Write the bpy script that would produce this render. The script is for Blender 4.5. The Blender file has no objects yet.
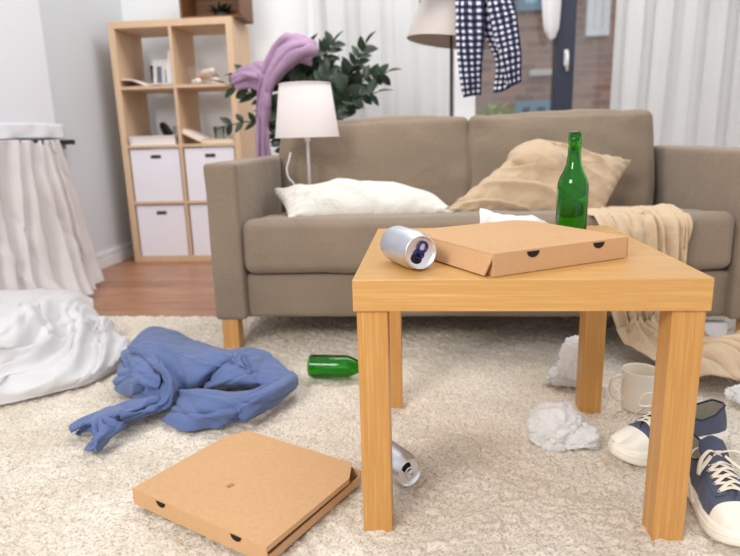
import bpy, bmesh, math, random
import numpy as np
from mathutils import Vector, Matrix, noise
random.seed(7)
PI = math.pi
C = bpy.context.scene.collection
# ------------------------------------------------------------------ camera
CAM = Vector((.117, -.925, .670)); YAW, PIT, ROL, F = .095, .229, -.028, 603.0
_f = Vector((0, math.cos(PIT), -math.sin(PIT))); _u = Vector((0, math.sin(PIT), math.cos(PIT))); _r = Vector((1, 0, 0))
_rz = Matrix.Rotation(YAW, 3, 'Z')
RT = _rz @ (math.cos(ROL)*_r + math.sin(ROL)*_u)
UP = _rz @ (-math.sin(ROL)*_r + math.cos(ROL)*_u)
FW = _rz @ _f
def ray(u, v): return RT*((u-370)/F) - UP*((v-278)/F) + FW
def az(u, v, z=0.):
    d = ray(u, v); return CAM + d*((z-CAM.z)/d.z)
def ay(u, v, y):
    d = ray(u, v); return CAM + d*((y-CAM.y)/d.y)
cd = bpy.data.cameras.new('camera'); cam = bpy.data.objects.new('camera', cd); C.objects.link(cam)
m = Matrix((RT, UP, -FW)).transposed().to_4x4(); m.translation = CAM; cam.matrix_world = m
cd.sensor_width = 36; cd.lens = F/740*36; cd.clip_start = .02; cd.clip_end = 200
cd.dof.use_dof = True; cd.dof.focus_distance = 1.15; cd.dof.aperture_fstop = 3.4
bpy.context.scene.camera = cam

# ------------------------------------------------------------------ materials
MATS = {}
def lin(c):
    return tuple((x/12.92 if x <= .04045 else ((x+.055)/1.055)**2.4) for x in c)
def rgb(r, g, b): return lin((r/255, g/255, b/255)) + (1,)
def mat(name):
    m = bpy.data.materials.new(name); m.use_nodes = True
    nt = m.node_tree; b = nt.nodes['Principled BSDF']; MATS[name] = m
    return m, nt, b
def N(nt, t, **k):
    n = nt.nodes.new(t)
    for a, v in k.items():
        if a in n.inputs: n.inputs[a].default_value = v
        else: setattr(n, a, v)
    return n
def coords(nt, kind='Object', scale=(1, 1, 1), rot=(0, 0, 0)):
    t = N(nt, 'ShaderNodeTexCoord'); mp = N(nt, 'ShaderNodeMapping')
    mp.inputs['Scale'].default_value = scale; mp.inputs['Rotation'].default_value = rot
    nt.links.new(t.outputs[kind], mp.inputs[0]); return mp.outputs[0]
def ramp(nt, fac, stops):
    r = N(nt, 'ShaderNodeValToRGB'); e = r.color_ramp.elements
    while len(e) < len(stops): e.new(.5)
    for i, (p, c) in enumerate(stops): e[i].position = p; e[i].color = c
    nt.links.new(fac, r.inputs[0]); return r.outputs[0]
def bump(nt, b, fac, strength, dist=.01):
    bp = N(nt, 'ShaderNodeBump'); bp.inputs['Strength'].default_value = strength; bp.inputs['Distance'].default_value = dist
    nt.links.new(fac, bp.inputs['Height']); nt.links.new(bp.outputs[0], b.inputs['Normal']); return bp
def plain(name, c, rough=.6, metal=0, coat=0, spec=.5, var=.04, vscale=8):
    m, nt, b = mat(name)
    n = N(nt, 'ShaderNodeTexNoise'); n.inputs['Scale'].default_value = vscale; n.inputs['Detail'].default_value = 4
    nt.links.new(coords(nt), n.inputs['Vector'])
    c0 = tuple(x*(1-var) for x in c[:3])+(1,); c1 = tuple(min(1, x*(1+var)) for x in c[:3])+(1,)
    nt.links.new(ramp(nt, n.outputs['Fac'], [(.3, c0), (.7, c1)]), b.inputs['Base Color'])
    b.inputs['Roughness'].default_value = rough; b.inputs['Metallic'].default_value = metal
    b.inputs['Coat Weight'].default_value = coat; b.inputs['Specular IOR Level'].default_value = spec
    return m
def fabric(name, c, weave=900, var=.08, bstr=.25, trans=0, wr=0, wscale=14, sheen=.2, rough=.9, slub=True):
    m, nt, b = mat(name)
    co = coords(nt)
    n1 = N(nt, 'ShaderNodeTexNoise'); n1.inputs['Scale'].default_value = weave*.22; n1.inputs['Detail'].default_value = 3
    mp = N(nt, 'ShaderNodeMapping'); mp.inputs['Scale'].default_value = (1, 1, 3.5) if slub else (1, 1, 1)
    nt.links.new(co, mp.inputs[0]); nt.links.new(mp.outputs[0], n1.inputs['Vector'])
    n2 = N(nt, 'ShaderNodeTexNoise'); n2.inputs['Scale'].default_value = 6; nt.links.new(co, n2.inputs['Vector'])
    mx = N(nt, 'ShaderNodeMath', operation='ADD'); nt.links.new(n1.outputs['Fac'], mx.inputs[0])
    ml = N(nt, 'ShaderNodeMath', operation='MULTIPLY'); ml.inputs[1].default_value = .5
    nt.links.new(n2.outputs['Fac'], ml.inputs[0]); nt.links.new(ml.outputs[0], mx.inputs[1])
    c0 = tuple(x*(1-var*1.6) for x in c[:3])+(1,); c1 = tuple(min(1, x*(1+var*1.6)) for x in c[:3])+(1,)
    col = ramp(nt, mx.outputs[0], [(.5, c0), (1., c1)])
    nt.links.new(col, b.inputs['Base Color'])
    b.inputs['Roughness'].default_value = rough; b.inputs['Sheen Weight'].default_value = sheen; b.inputs['Specular IOR Level'].default_value = .2
    if wr:
        n3 = N(nt, 'ShaderNodeTexNoise'); n3.inputs['Scale'].default_value = wscale; n3.inputs['Detail'].default_value = 3; n3.inputs['Distortion'].default_value = 1.2
        nt.links.new(co, n3.inputs['Vector'])
        b2 = N(nt, 'ShaderNodeBump'); b2.inputs['Strength'].default_value = wr; b2.inputs['Distance'].default_value = .02
        nt.links.new(n3.outputs['Fac'], b2.inputs['Height'])
        b1 = bump(nt, b, n1.outputs['Fac'], bstr, .002); nt.links.new(b2.outputs[0], b1.inputs['Normal'])
    else: bump(nt, b, n1.outputs['Fac'], bstr, .002)
    if trans:
        tr = N(nt, 'ShaderNodeBsdfTranslucent'); nt.links.new(col, tr.inputs['Color'])
        ms = N(nt, 'ShaderNodeMixShader'); ms.inputs[0].default_value = trans
        o = nt.nodes['Material Output']
        nt.links.new(b.outputs[0], ms.inputs[1]); nt.links.new(tr.outputs[0], ms.inputs[2]); nt.links.new(ms.outputs[0], o.inputs['Surface'])
    return m
def sheer(name, c, trans=.5, clear=.15):
    m = fabric(name, c, weave=1200, var=.02, bstr=.1, trans=trans, sheen=0)
    nt = m.node_tree; o = nt.nodes['Material Output']; prev = o.inputs['Surface'].links[0].from_socket
    t = N(nt, 'ShaderNodeBsdfTransparent'); ms = N(nt, 'ShaderNodeMixShader'); ms.inputs[0].default_value = clear
    nt.links.new(prev, ms.inputs[1]); nt.links.new(t.outputs[0], ms.inputs[2]); nt.links.new(ms.outputs[0], o.inputs['Surface'])
    return m
def wood(name, c0, c1, axis='X', scale=1., rough=.45, line=.55, coat=0.):
    m, nt, b = mat(name)
    sc = {'X': (1.0, 40, 40), 'Y': (40, 1.0, 40), 'Z': (40, 40, 1.0)}[axis]
    co = coords(nt, scale=tuple(s*scale for s in sc))
    n = N(nt, 'ShaderNodeTexNoise'); n.inputs['Scale'].default_value = 2.2; n.inputs['Detail'].default_value = 6; n.inputs['Roughness'].default_value = .62; n.inputs['Distortion'].default_value = .25
    nt.links.new(co, n.inputs['Vector'])
    co2 = coords(nt, scale=tuple(s*scale*7 for s in sc)); n2 = N(nt, 'ShaderNodeTexNoise'); n2.inputs['Scale'].default_value = 1.6; n2.inputs['Detail'].default_value = 3
    nt.links.new(co2, n2.inputs['Vector'])
    mx = N(nt, 'ShaderNodeMath', operation='MULTIPLY_ADD'); nt.links.new(n2.outputs['Fac'], mx.inputs[0]); mx.inputs[1].default_value = .35; nt.links.new(n.outputs['Fac'], mx.inputs[2])
    nt.links.new(ramp(nt, mx.outputs[0], [(.42, c0), (line+.12, c1), (.95, tuple(x*.93 for x in c0[:3])+(1,))]), b.inputs['Base Color'])
    b.inputs['Roughness'].default_value = rough; b.inputs['Coat Weight'].default_value = coat
    bump(nt, b, n2.outputs['Fac'], .08, .002)
    return m
sofa_m = fabric('taupe_linen', rgb(142, 125, 107), weave=700, var=.09, bstr=.45, wr=.35, wscale=6)
oak = wood('oak_veneer', rgb(228, 182, 116), rgb(206, 154, 88), 'X', 1, .32)
oakz = wood('oak_veneer_upright', rgb(224, 172, 102), rgb(198, 142, 76), 'Z', 1, .38)
oakl = wood('birch_leg', rgb(226, 176, 112), rgb(206, 150, 88), 'Z', 1)
shelf_m = wood('pale_oak', rgb(230, 200, 168), rgb(212, 178, 144), 'Z', .8, .55)
crate_m = wood('brown_wood', rgb(146, 96, 50), rgb(98, 60, 28), 'X', .8, .55)
white_p = plain('white_paint', rgb(236, 236, 238), .55)
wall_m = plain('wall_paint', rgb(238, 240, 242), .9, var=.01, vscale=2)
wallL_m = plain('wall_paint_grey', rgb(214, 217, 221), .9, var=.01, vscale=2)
box_m = plain('storage_box_white', rgb(240, 236, 244), .6, var=.01)
card = fabric('kraft_cardboard', rgb(208, 165, 122), weave=500, var=.03, bstr=.08, sheen=0, rough=.8)
card_in = fabric('kraft_cardboard_edge', rgb(176, 122, 76), weave=500, var=.05, bstr=.1, sheen=0, rough=.85)
black_m = plain('black_plastic', rgb(22, 22, 26), .5)
void_m = plain('dark_hole', rgb(26, 17, 12), .9)
frame_m = plain('charcoal_frame', rgb(44, 50, 66), .4)
steel = plain('brushed_aluminium', rgb(214, 218, 226), .42, metal=1., var=.03, vscale=40)
steel_rim = plain('aluminium_rim', rgb(236, 236, 240), .3, metal=1., var=.02)
navy_in = plain('navy_lacquer', rgb(34, 44, 110), .25, metal=.6)
lampw = fabric('lamp_shade_linen', rgb(243, 234, 232), weave=700, var=.01, bstr=.12, trans=.25)
flamp_m = fabric('floor_lamp_shade_linen', rgb(216, 206, 200), weave=600, var=.02, bstr=.2, trans=.2)
cream = fabric('cream_cotton', rgb(226, 220, 211), weave=900, var=.03, bstr=.2, wr=.7, wscale=10)
beige = fabric('beige_cotton', rgb(194, 168, 138), weave=900, var=.05, bstr=.25, wr=.6, wscale=9)
throw_m = fabric('tan_linen', rgb(208, 182, 150), weave=800, var=.05, bstr=.3, wr=.45, wscale=12)
blue_m = fabric('blue_cotton', rgb(98, 116, 162), weave=1400, var=.05, bstr=.15, wr=.55, wscale=11, trans=.06)
purple_m = fabric('mauve_knit', rgb(180, 146, 176), weave=500, var=.06, bstr=.3, trans=.12)
navy_m = fabric('navy_canvas', rgb(84, 88, 108), weave=1500, var=.08, bstr=.35, slub=False)
lace_m = fabric('cream_lace', rgb(238, 228, 208), weave=1500, var=.04, bstr=.3, slub=False)
lining_m = fabric('grey_lining', rgb(186, 178, 164), weave=1200, var=.06, bstr=.2, slub=False)
rubber = plain('white_rubber', rgb(246, 240, 226), .5, var=.02, vscale=30)
mugm = plain('cream_stoneware', rgb(238, 228, 212), .25, coat=.4, var=.01)
soil_m = plain('soil', rgb(60, 44, 34), .95, var=.3, vscale=60)
leaf_m = plain('dark_green_leaf', rgb(30, 50, 26), .4, var=.35, vscale=14)
bush_m = plain('bright_green_leaf', rgb(150, 190, 70), .6, var=.3, vscale=9)
paper_m = plain('white_paper', rgb(247, 247, 250), .8, var=.01)
page_m = plain('book_pages', rgb(238, 226, 220), .8, var=.02)
yel_m = plain('yellow_cover', rgb(224, 198, 130), .6)
sheer_m = sheer('sheer_white', rgb(248, 249, 249), .55, .10)
sheer2_m = sheer('sheer_pinkish', rgb(240, 233, 231), .35, .08)
sheet_m = fabric('white_voile', rgb(242, 240, 241), weave=1200, var=.01, bstr=.1, trans=.3, sheen=0)
blind_m = fabric('white_blind', rgb(234, 234, 238), weave=900, var=.01, bstr=.05, sheen=0)
blue_spine = plain('grey_blue_print', rgb(120, 128, 140), .6)
for nm, c, fac in (('green_glass', rgb(92, 196, 74), .0), ('clear_glass', rgb(240, 245, 240), 0)):
    m, nt, b = mat(nm)
    b.inputs['Base Color'].default_value = c; b.inputs['Roughness'].default_value = .03
    b.inputs['Transmission Weight'].default_value = 1; b.inputs['IOR'].default_value = 1.42 if nm == 'green_glass' else 1.15
green_m = MATS['green_glass']; glass_m = MATS['clear_glass']
m, nt, b = mat('window_glass')
tr = N(nt, 'ShaderNodeBsdfTransparent'); gl = N(nt, 'ShaderNodeBsdfGlossy'); gl.inputs['Roughness'].default_value = .02
ms = N(nt, 'ShaderNodeMixShader'); ms.inputs[0].default_value = .05
nt.links.new(tr.outputs[0], ms.inputs[1]); nt.links.new(gl.outputs[0], ms.inputs[2]); nt.links.new(ms.outputs[0], nt.nodes['Material Output'].inputs['Surface'])
pane_m = m
# gingham
m, nt, b = mat('navy_gingham')
uv = N(nt, 'ShaderNodeTexCoord'); sp = N(nt, 'ShaderNodeSeparateXYZ'); nt.links.new(uv.outputs['UV'], sp.inputs[0])
st = []
for ax in (0, 1):
    fr = N(nt, 'ShaderNodeMath', operation='FRACT'); nt.links.new(sp.outputs[ax], fr.inputs[0])
    gt = N(nt, 'ShaderNodeMath', operation='GREATER_THAN'); gt.inputs[1].default_value = .46; nt.links.new(fr.outputs[0], gt.inputs[0]); st.append(gt)
ad = N(nt, 'ShaderNodeMath', operation='ADD'); nt.links.new(st[0].outputs[0], ad.inputs[0]); nt.links.new(st[1].outputs[0], ad.inputs[1])
dv = N(nt, 'ShaderNodeMath', operation='MULTIPLY'); dv.inputs[1].default_value = .5; nt.links.new(ad.outputs[0], dv.inputs[0])
col = ramp(nt, dv.outputs[0], [(0, rgb(248, 248, 252)), (.5, rgb(64, 70, 108)), (1, rgb(14, 16, 40))])
nt.links.new(col, b.inputs['Base Color']); b.inputs['Roughness'].default_value = .9
plaid_m = m
# wood floor
m, nt, b = mat('laminate_floor')
co = coords(nt, scale=(1, 1, 1))
br = N(nt, 'ShaderNodeTexBrick'); br.inputs['Scale'].default_value = 1; br.inputs['Brick Width'].default_value = 1.3; br.inputs['Row Height'].default_value = .13
br.inputs['Mortar Size'].default_value = .0015; br.inputs['Color1'].default_value = rgb(180, 130, 100); br.inputs['Color2'].default_value = rgb(160, 112, 82); br.inputs['Mortar'].default_value = rgb(110, 66, 42)
nt.links.new(co, br.inputs['Vector'])
n = N(nt, 'ShaderNodeTexNoise'); n.inputs['Scale'].default_value = 3; n.inputs['Detail'].default_value = 6
nt.links.new(coords(nt, scale=(1.5, 18, 1)), n.inputs['Vector'])
mx = N(nt, 'ShaderNodeMix', data_type='RGBA', blend_type='OVERLAY'); mx.inputs[0].default_value = .75
nt.links.new(br.outputs['Color'], mx.inputs[6]); nt.links.new(n.outputs['Fac'], mx.inputs[7]); nt.links.new(mx.outputs[2], b.inputs['Base Color'])
b.inputs['Roughness'].default_value = .38
floor_m = m
# rug
m, nt, b = mat('cream_pile')
co = coords(nt)
n = N(nt, 'ShaderNodeTexNoise'); n.inputs['Scale'].default_value = 190; n.inputs['Detail'].default_value = 4; nt.links.new(co, n.inputs['Vector'])
n2 = N(nt, 'ShaderNodeTexNoise'); n2.inputs['Scale'].default_value = 5; n2.inputs['Detail'].default_value = 2; nt.links.new(co, n2.inputs['Vector'])
c1 = ramp(nt, n.outputs['Fac'], [(.3, rgb(182, 166, 146)), (.47, rgb(226, 214, 199)), (.72, rgb(243, 234, 222))])
c2 = ramp(nt, n2.outputs['Fac'], [(.35, rgb(238, 236, 230)), (.65, rgb(255, 255, 255))])
mx = N(nt, 'ShaderNodeMix', data_type='RGBA', blend_type='MULTIPLY'); mx.inputs[0].default_value = 1
nt.links.new(c1, mx.inputs[6]); nt.links.new(c2, mx.inputs[7]); nt.links.new(mx.outputs[2], b.inputs['Base Color'])
b.inputs['Roughness'].default_value = 1; b.inputs['Specular IOR Level'].default_value = .05; b.inputs['Sheen Weight'].default_value = .2
bump(nt, b, n.outputs['Fac'], .5, .006)
rug_m = m
# brick facade
m, nt, b = mat('facade_brick')
co = coords(nt, 'Object', rot=(PI/2, 0, 0))
br = N(nt, 'ShaderNodeTexBrick'); br.inputs['Scale'].default_value = 1; br.inputs['Brick Width'].default_value = .30; br.inputs['Row Height'].default_value = .10; br.inputs['Mortar Size'].default_value = .011
br.inputs['Color1'].default_value = rgb(184, 140, 116); br.inputs['Color2'].default_value = rgb(142, 104, 92); br.inputs['Mortar'].default_value = rgb(168, 148, 138)
nt.links.new(co, br.inputs['Vector'])
n = N(nt, 'ShaderNodeTexNoise'); n.inputs['Scale'].default_value = 1.1; n.inputs['Detail'].default_value = 4; nt.links.new(co, n.inputs['Vector'])
mx = N(nt, 'ShaderNodeMix', data_type='RGBA', blend_type='MIX'); nt.links.new(ramp(nt, n.outputs['Fac'], [(.4, (0, 0, 0, 1)), (.65, (.6, .6, .6, 1))]), mx.inputs[0])
nt.links.new(br.outputs['Color'], mx.inputs[6]); mx.inputs[7].default_value = rgb(158, 146, 140); nt.links.new(mx.outputs[2], b.inputs['Base Color'])
b.inputs['Roughness'].default_value = .95
brick_m = m

# ------------------------------------------------------------------ mesh helpers
def link(name, me, m=None, parent=None, smooth=True):
    o = bpy.data.objects.new(name, me); C.objects.link(o)
    if m:
        me.materials.clear(); me.materials.append(m)
    if parent: o.parent = parent
    if smooth:
        me.polygons.foreach_set('use_smooth', [True]*len(me.polygons))
    return o
def meshd(V, Fc):
    me = bpy.data.meshes.new('m'); me.from_pydata([tuple(v) for v in V], [], Fc); me.update(); return me
class MB:
    """collects shapes into one mesh"""
    def __init__(s): s.V = []; s.F = []; s.sm = []
    def add(s, V, Fc, smooth=True):
        n = len(s.V); s.V += [tuple(v) for v in V]; s.F += [tuple(i+n for i in f) for f in Fc]; s.sm += [smooth]*len(Fc); return s
    def box(s, a, b, bev=0, M=None, seg=2):
        bm = bmesh.new(); bmesh.ops.create_cube(bm, size=1)
        for v in bm.verts: v.co = Vector([a[i]+(v.co[i]+.5)*(b[i]-a[i]) for i in range(3)])
        if bev: bmesh.ops.bevel(bm, geom=bm.edges[:]+bm.verts[:], offset=bev, segments=seg, affect='EDGES', profile=.5)
        if M: bmesh.ops.transform(bm, matrix=M, verts=bm.verts)
        bm.verts.index_update()
        s.add([v.co.copy() for v in bm.verts], [[v.index for v in f.verts] for f in bm.faces], False); bm.free(); return s
    def tube(s, P, r, n=10, cap=True, flat=1.):
        P = [Vector(p) for p in P]; R = r if isinstance(r, (list, tuple)) else [r]*len(P)
        V = []; prev = None
        for i, p in enumerate(P):
            t = (P[min(i+1, len(P)-1)]-P[max(i-1, 0)]).normalized()
            if prev is None:
                a = Vector((0, 0, 1)) if abs(t.z) < .9 else Vector((1, 0, 0)); x = t.cross(a).normalized()
            else: x = (prev-t*prev.dot(t)).normalized()
            prev = x; y = t.cross(x)
            for k in range(n):
                an = 2*PI*k/n; V.append(p+x*math.cos(an)*R[i]+y*math.sin(an)*R[i]*flat)
        Fc = [(i*n+k, i*n+(k+1) % n, (i+1)*n+(k+1) % n, (i+1)*n+k) for i in range(len(P)-1) for k in range(n)]
        if cap: Fc += [tuple(range(n))[::-1], tuple(range((len(P)-1)*n, len(P)*n))]
        return s.add(V, Fc)
    def lathe(s, prof, n=40, M=None, cap0=True, cap1=True):
        V = [Vector((r*math.cos(2*PI*k/n), r*math.sin(2*PI*k/n), z)) for r, z in prof for k in range(n)]
        Fc = [(i*n+k, i*n+(k+1) % n, (i+1)*n+(k+1) % n, (i+1)*n+k) for i in range(len(prof)-1) for k in range(n)]
        if cap0: Fc.append(tuple(range(n))[::-1])
        if cap1: Fc.append(tuple(range((len(prof)-1)*n, len(prof)*n)))
        if M: V = [M @ v for v in V]
        return s.add(V, Fc)
    def prism(s, pts, z0, z1, M=None):
        n = len(pts); V = [Vector((p[0], p[1], z0)) for p in pts]+[Vector((p[0], p[1], z1)) for p in pts]
        if M: V = [M @ v for v in V]
        return s.add(V, [tuple(range(n))[::-1], tuple(range(n, 2*n))]+[(i, (i+1) % n, n+(i+1) % n, n+i) for i in range(n)], False)
    def build(s, name, m, parent=None):
        me = meshd(s.V, s.F); o = link(name, me, m, parent, smooth=False)
        me.polygons.foreach_set('use_smooth', s.sm); 
        bm = bmesh.new(); bm.from_mesh(me); bmesh.ops.recalc_face_normals(bm, faces=bm.faces); bm.to_mesh(me); bm.free()
        return o
def tag(o, label, cat, group=None, kind=None):
    if label: o['label'] = label
    if cat: o['category'] = cat
    if group: o['group'] = group
    if kind: o['kind'] = kind
    return o
def thing(name, label, cat, loc=(0, 0, 0), group=None, rz=0):
    o = bpy.data.objects.new(name, None); C.objects.link(o); o.location = loc; o.rotation_euler = (0, 0, rz); o.empty_display_size = .05
    return tag(o, label, cat, group)
def structure(o): o['kind'] = 'structure'; return o
def keep(o, root):   # parent to an offset root but keep world coordinates of the mesh
    o.parent = root; o.matrix_parent_inverse = (Matrix.Translation(root.location) @ root.rotation_euler.to_matrix().to_4x4()).inverted(); return o
def cr(P, n):        # Catmull-Rom resample of an (k,3) array along axis 0
    P = np.asarray(P, float); k = len(P)
    Q = np.concatenate([[2*P[0]-P[1]], P, [2*P[-1]-P[-2]]])
    t = np.linspace(0, k-1-1e-9, n); i = t.astype(int); f = (t-i).reshape((-1,)+(1,)*(P.ndim-1))
    a, b, c, d = Q[i], Q[i+1], Q[i+2], Q[i+3]
    return .5*(2*b+(c-a)*f+(2*a-5*b+4*c-d)*f**2+(3*b-a-3*c+d)*f**3)
def grid(ctrl, nu, nv):   # smooth surface through a control net -> (nu,nv,3)
    A = cr(ctrl, nu); return np.transpose(cr(np.transpose(A, (1, 0, 2)), nv), (1, 0, 2))
def gridfaces(nu, nv, closed=False):
    return [(i*nv+j, i*nv+(j+1) % nv, (i+1)*nv+(j+1) % nv, (i+1)*nv+j) for i in range(nu-1) for j in range(nv if closed else nv-1)]
def gnormals(G):
    du = np.gradient(G, axis=0); dv = np.gradient(G, axis=1); n = np.cross(du, dv); l = np.linalg.norm(n, axis=2, keepdims=True); return n/np.maximum(l, 1e-9)
def nz(p, s, seed=0): return noise.noise(Vector((p[0]*s+seed*7.3, p[1]*s+seed*3.1, p[2]*s-seed*5.7)))
def ridged(p, s, seed=0):
    v = noise.noise(Vector((p[0]*s+seed*7.3, p[1]*s, p[2]*s))); w = noise.noise(Vector((p[0]*s*2.1+9, p[1]*s*2.1+seed, p[2]*s*2.1)))
    return (1-min(1, abs(v)*3.2))**1.6*.75+(1-min(1, abs(w)*3.2))**1.6*.3-.3
def ruffle(G, amp, s, seed=0, ridge=False, zmin=None):
    Nn = gnormals(G); H = np.zeros(G.shape[:2])
    for i in range(G.shape[0]):
        for j in range(G.shape[1]):
            H[i, j] = ridged(G[i, j], s, seed) if ridge else nz(G[i, j], s, seed)+.5*nz(G[i, j], s*2.2, seed+1)
    G = G+Nn*(H*amp)[..., None]
    if zmin is not None: G[..., 2] = np.maximum(G[..., 2], zmin)
    return G
def folds(G, n, amp, seed=0, L=(.25, .6), w=(.025, .06), th=None, spread=.6, zmin=None, neg=.45):
    """crisp tension creases at scattered places of a cloth surface"""
    rnd = random.Random(seed); nu, nv = G.shape[:2]
    U, V = np.meshgrid(np.linspace(0, 1, nu), np.linspace(0, 1, nv), indexing='ij'); H = np.zeros((nu, nv))
    for _ in range(n):
        cu, cv = rnd.uniform(.0, 1), rnd.uniform(.0, 1); a = rnd.uniform(0, PI) if th is None else th+rnd.gauss(0, spread)
        l = rnd.uniform(*L); ww = rnd.uniform(*w); k = rnd.uniform(-.8, .8); sg = -1 if rnd.random() < neg else 1
        q = (U-cu)*math.cos(a)+(V-cv)*math.sin(a); p = -(U-cu)*math.sin(a)+(V-cv)*math.cos(a)+k*q*q
        H += sg*rnd.uniform(.5, 1)*(np.exp(-np.sqrt((p/ww)**2+.03)+.17))*np.exp(-(q/l)**2)
    G = G+gnormals(G)*(H*amp)[..., None]
    if zmin is not None: G[..., 2] = np.maximum(G[..., 2], zmin)
    return G
def cloth(G, thick=.002, mb=None):
    nu, nv = G.shape[:2]; Nn = gnormals(G)
    A = (G+Nn*thick/2).reshape(-1, 3); B = (G-Nn*thick/2).reshape(-1, 3); n = len(A)
    Fa = gridfaces(nu, nv); Fc = Fa+[tuple(i+n for i in f[::-1]) for f in Fa]
    bd = [i*nv for i in range(nu)]+[(nu-1)*nv+j for j in range(1, nv)]+[i*nv+nv-1 for i in range(nu-2, -1, -1)]+[j for j in range(nv-2, 0, -1)]
    for k in range(len(bd)):
        a, b_ = bd[k], bd[(k+1) % len(bd)]; Fc.append((a, b_, b_+n, a+n))
    mb = mb or MB(); mb.add(np.concatenate([A, B]).tolist(), Fc); return mb
def softbox(dim, r, puff=0, n=18, M=None, wr=0, seed=0, top_only=False):
    """rounded, slightly inflated box (upholstery)"""
    bm = bmesh.new(); bmesh.ops.create_cube(bm, size=2)
    bmesh.ops.subdivide_edges(bm, edges=bm.edges[:], cuts=n, use_grid_fill=True)
    h = [d/2 for d in dim]
    for v in bm.verts:
        q = [math.copysign(abs(math.sin(c*PI/2))**.8, c) if abs(c) < .9999 else c for c in v.co]
        p = Vector([q[i]*h[i] for i in range(3)]); inn = Vector([max(-h[i]+r, min(h[i]-r, p[i])) for i in range(3)])
        d = p-inn
        if d.length > 1e-9: d = d.normalized()
        p = inn+d*r
        w = [(1-q[i]**2) for i in range(3)]
        p += Vector((d.x*w[1]*w[2], d.y*w[0]*w[2], d.z*w[0]*w[1]))*puff
        if wr: p += d*wr*(nz(p, 6, seed)+.6*nz(p, 14, seed+2))
        v.co = p
    if M: bmesh.ops.transform(bm, matrix=M, verts=bm.verts)
    bm.verts.index_update()
    V = [v.co.copy() for v in bm.verts]; Fc = [[v.index for v in f.verts] for f in bm.faces]; bm.free()
    mb = MB(); mb.add(V, Fc); return mb
def rotm(ax, ang, at=(0, 0, 0)): return Matrix.Translation(at) @ Matrix.Rotation(ang, 4, ax)

# ------------------------------------------------------------------ setting
FZ = -.014
o = MB().box((-2.6, -2.0, FZ-.1), (6.5, 3.05, FZ)).build('floor', floor_m); structure(o)
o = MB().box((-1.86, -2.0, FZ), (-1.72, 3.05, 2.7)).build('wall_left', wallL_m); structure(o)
# back wall: solid to the left, below nothing (floor-to-ceiling glazing from x=-.45 on)
o = MB().box((-1.86, 2.88, FZ), (-.45, 3.05, 2.7)).build('wall_back', wall_m); structure(o)
o = MB().box((2.15, 2.88, FZ), (6.5, 3.05, 2.7)).build('wall_right', wall_m); structure(o)
o = MB().box((-.45, 2.88, 2.45), (2.15, 3.05, 2.7)).build('trim_1', wall_m); structure(o)
bb = MB(); bb.box((-1.72, -2.0, FZ), (-1.700, 2.88, .045), .002); bb.box((-1.72, -2.0, .05), (-1.708, 2.88, .075), .002)
structure(bb.build('baseboard_left', white_p))
bb = MB(); bb.box((-1.70, 2.862, FZ), (-.45, 2.88, .065), .003); structure(bb.build('baseboard_back', white_p))
# glazing
wx0, wx1 = ay(554, 60, 2.9).x, ay(573, 60, 2.9).x
wf = MB(); wf.box((wx0, 2.86, FZ), (wx1, 2.95, 2.45), .006)
for a, b_ in (((-.45, 2.88, FZ), (-.40, 2.95, 2.45)), ((2.10, 2.88, FZ), (2.15, 2.95, 2.45)), ((-.40, 2.88, 2.38), (2.10, 2.95, 2.45)), ((-.40, 2.88, FZ), (2.10, 2.95, .07))):
    wf.box(a, b_, .004)
win = structure(wf.build('window_1', frame_m))
wp = MB(); wp.box((-.40, 2.925, .07), (wx0, 2.931, 2.38)); wp.box((wx1, 2.925, .07), (2.10, 2.931, 2.38)); wp.build('pane', pane_m, win)
hx = (wx0+wx1)/2+.005; hz = ay(566, 58, 2.86).z
hd = MB(); hd.box((hx-.012, 2.848, hz-.045), (hx+.012, 2.86, hz+.045), .003); hd.tube([(hx, 2.85, hz+.02), (hx, 2.825, hz+.02), (hx, 2.82, hz-.01), (hx, 2.822, hz-.075)], .009)
hd.build('handle', plain('satin_handle', rgb(225, 225, 225), .3), win)
pw0, pw1 = ay(454, 100, 2.86).x, ay(475, 112, 2.86).x
structure(MB().box((pw0, 2.84, FZ), (pw1, 2.95, 2.45), .005).build('trim_2', white_p))

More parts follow.
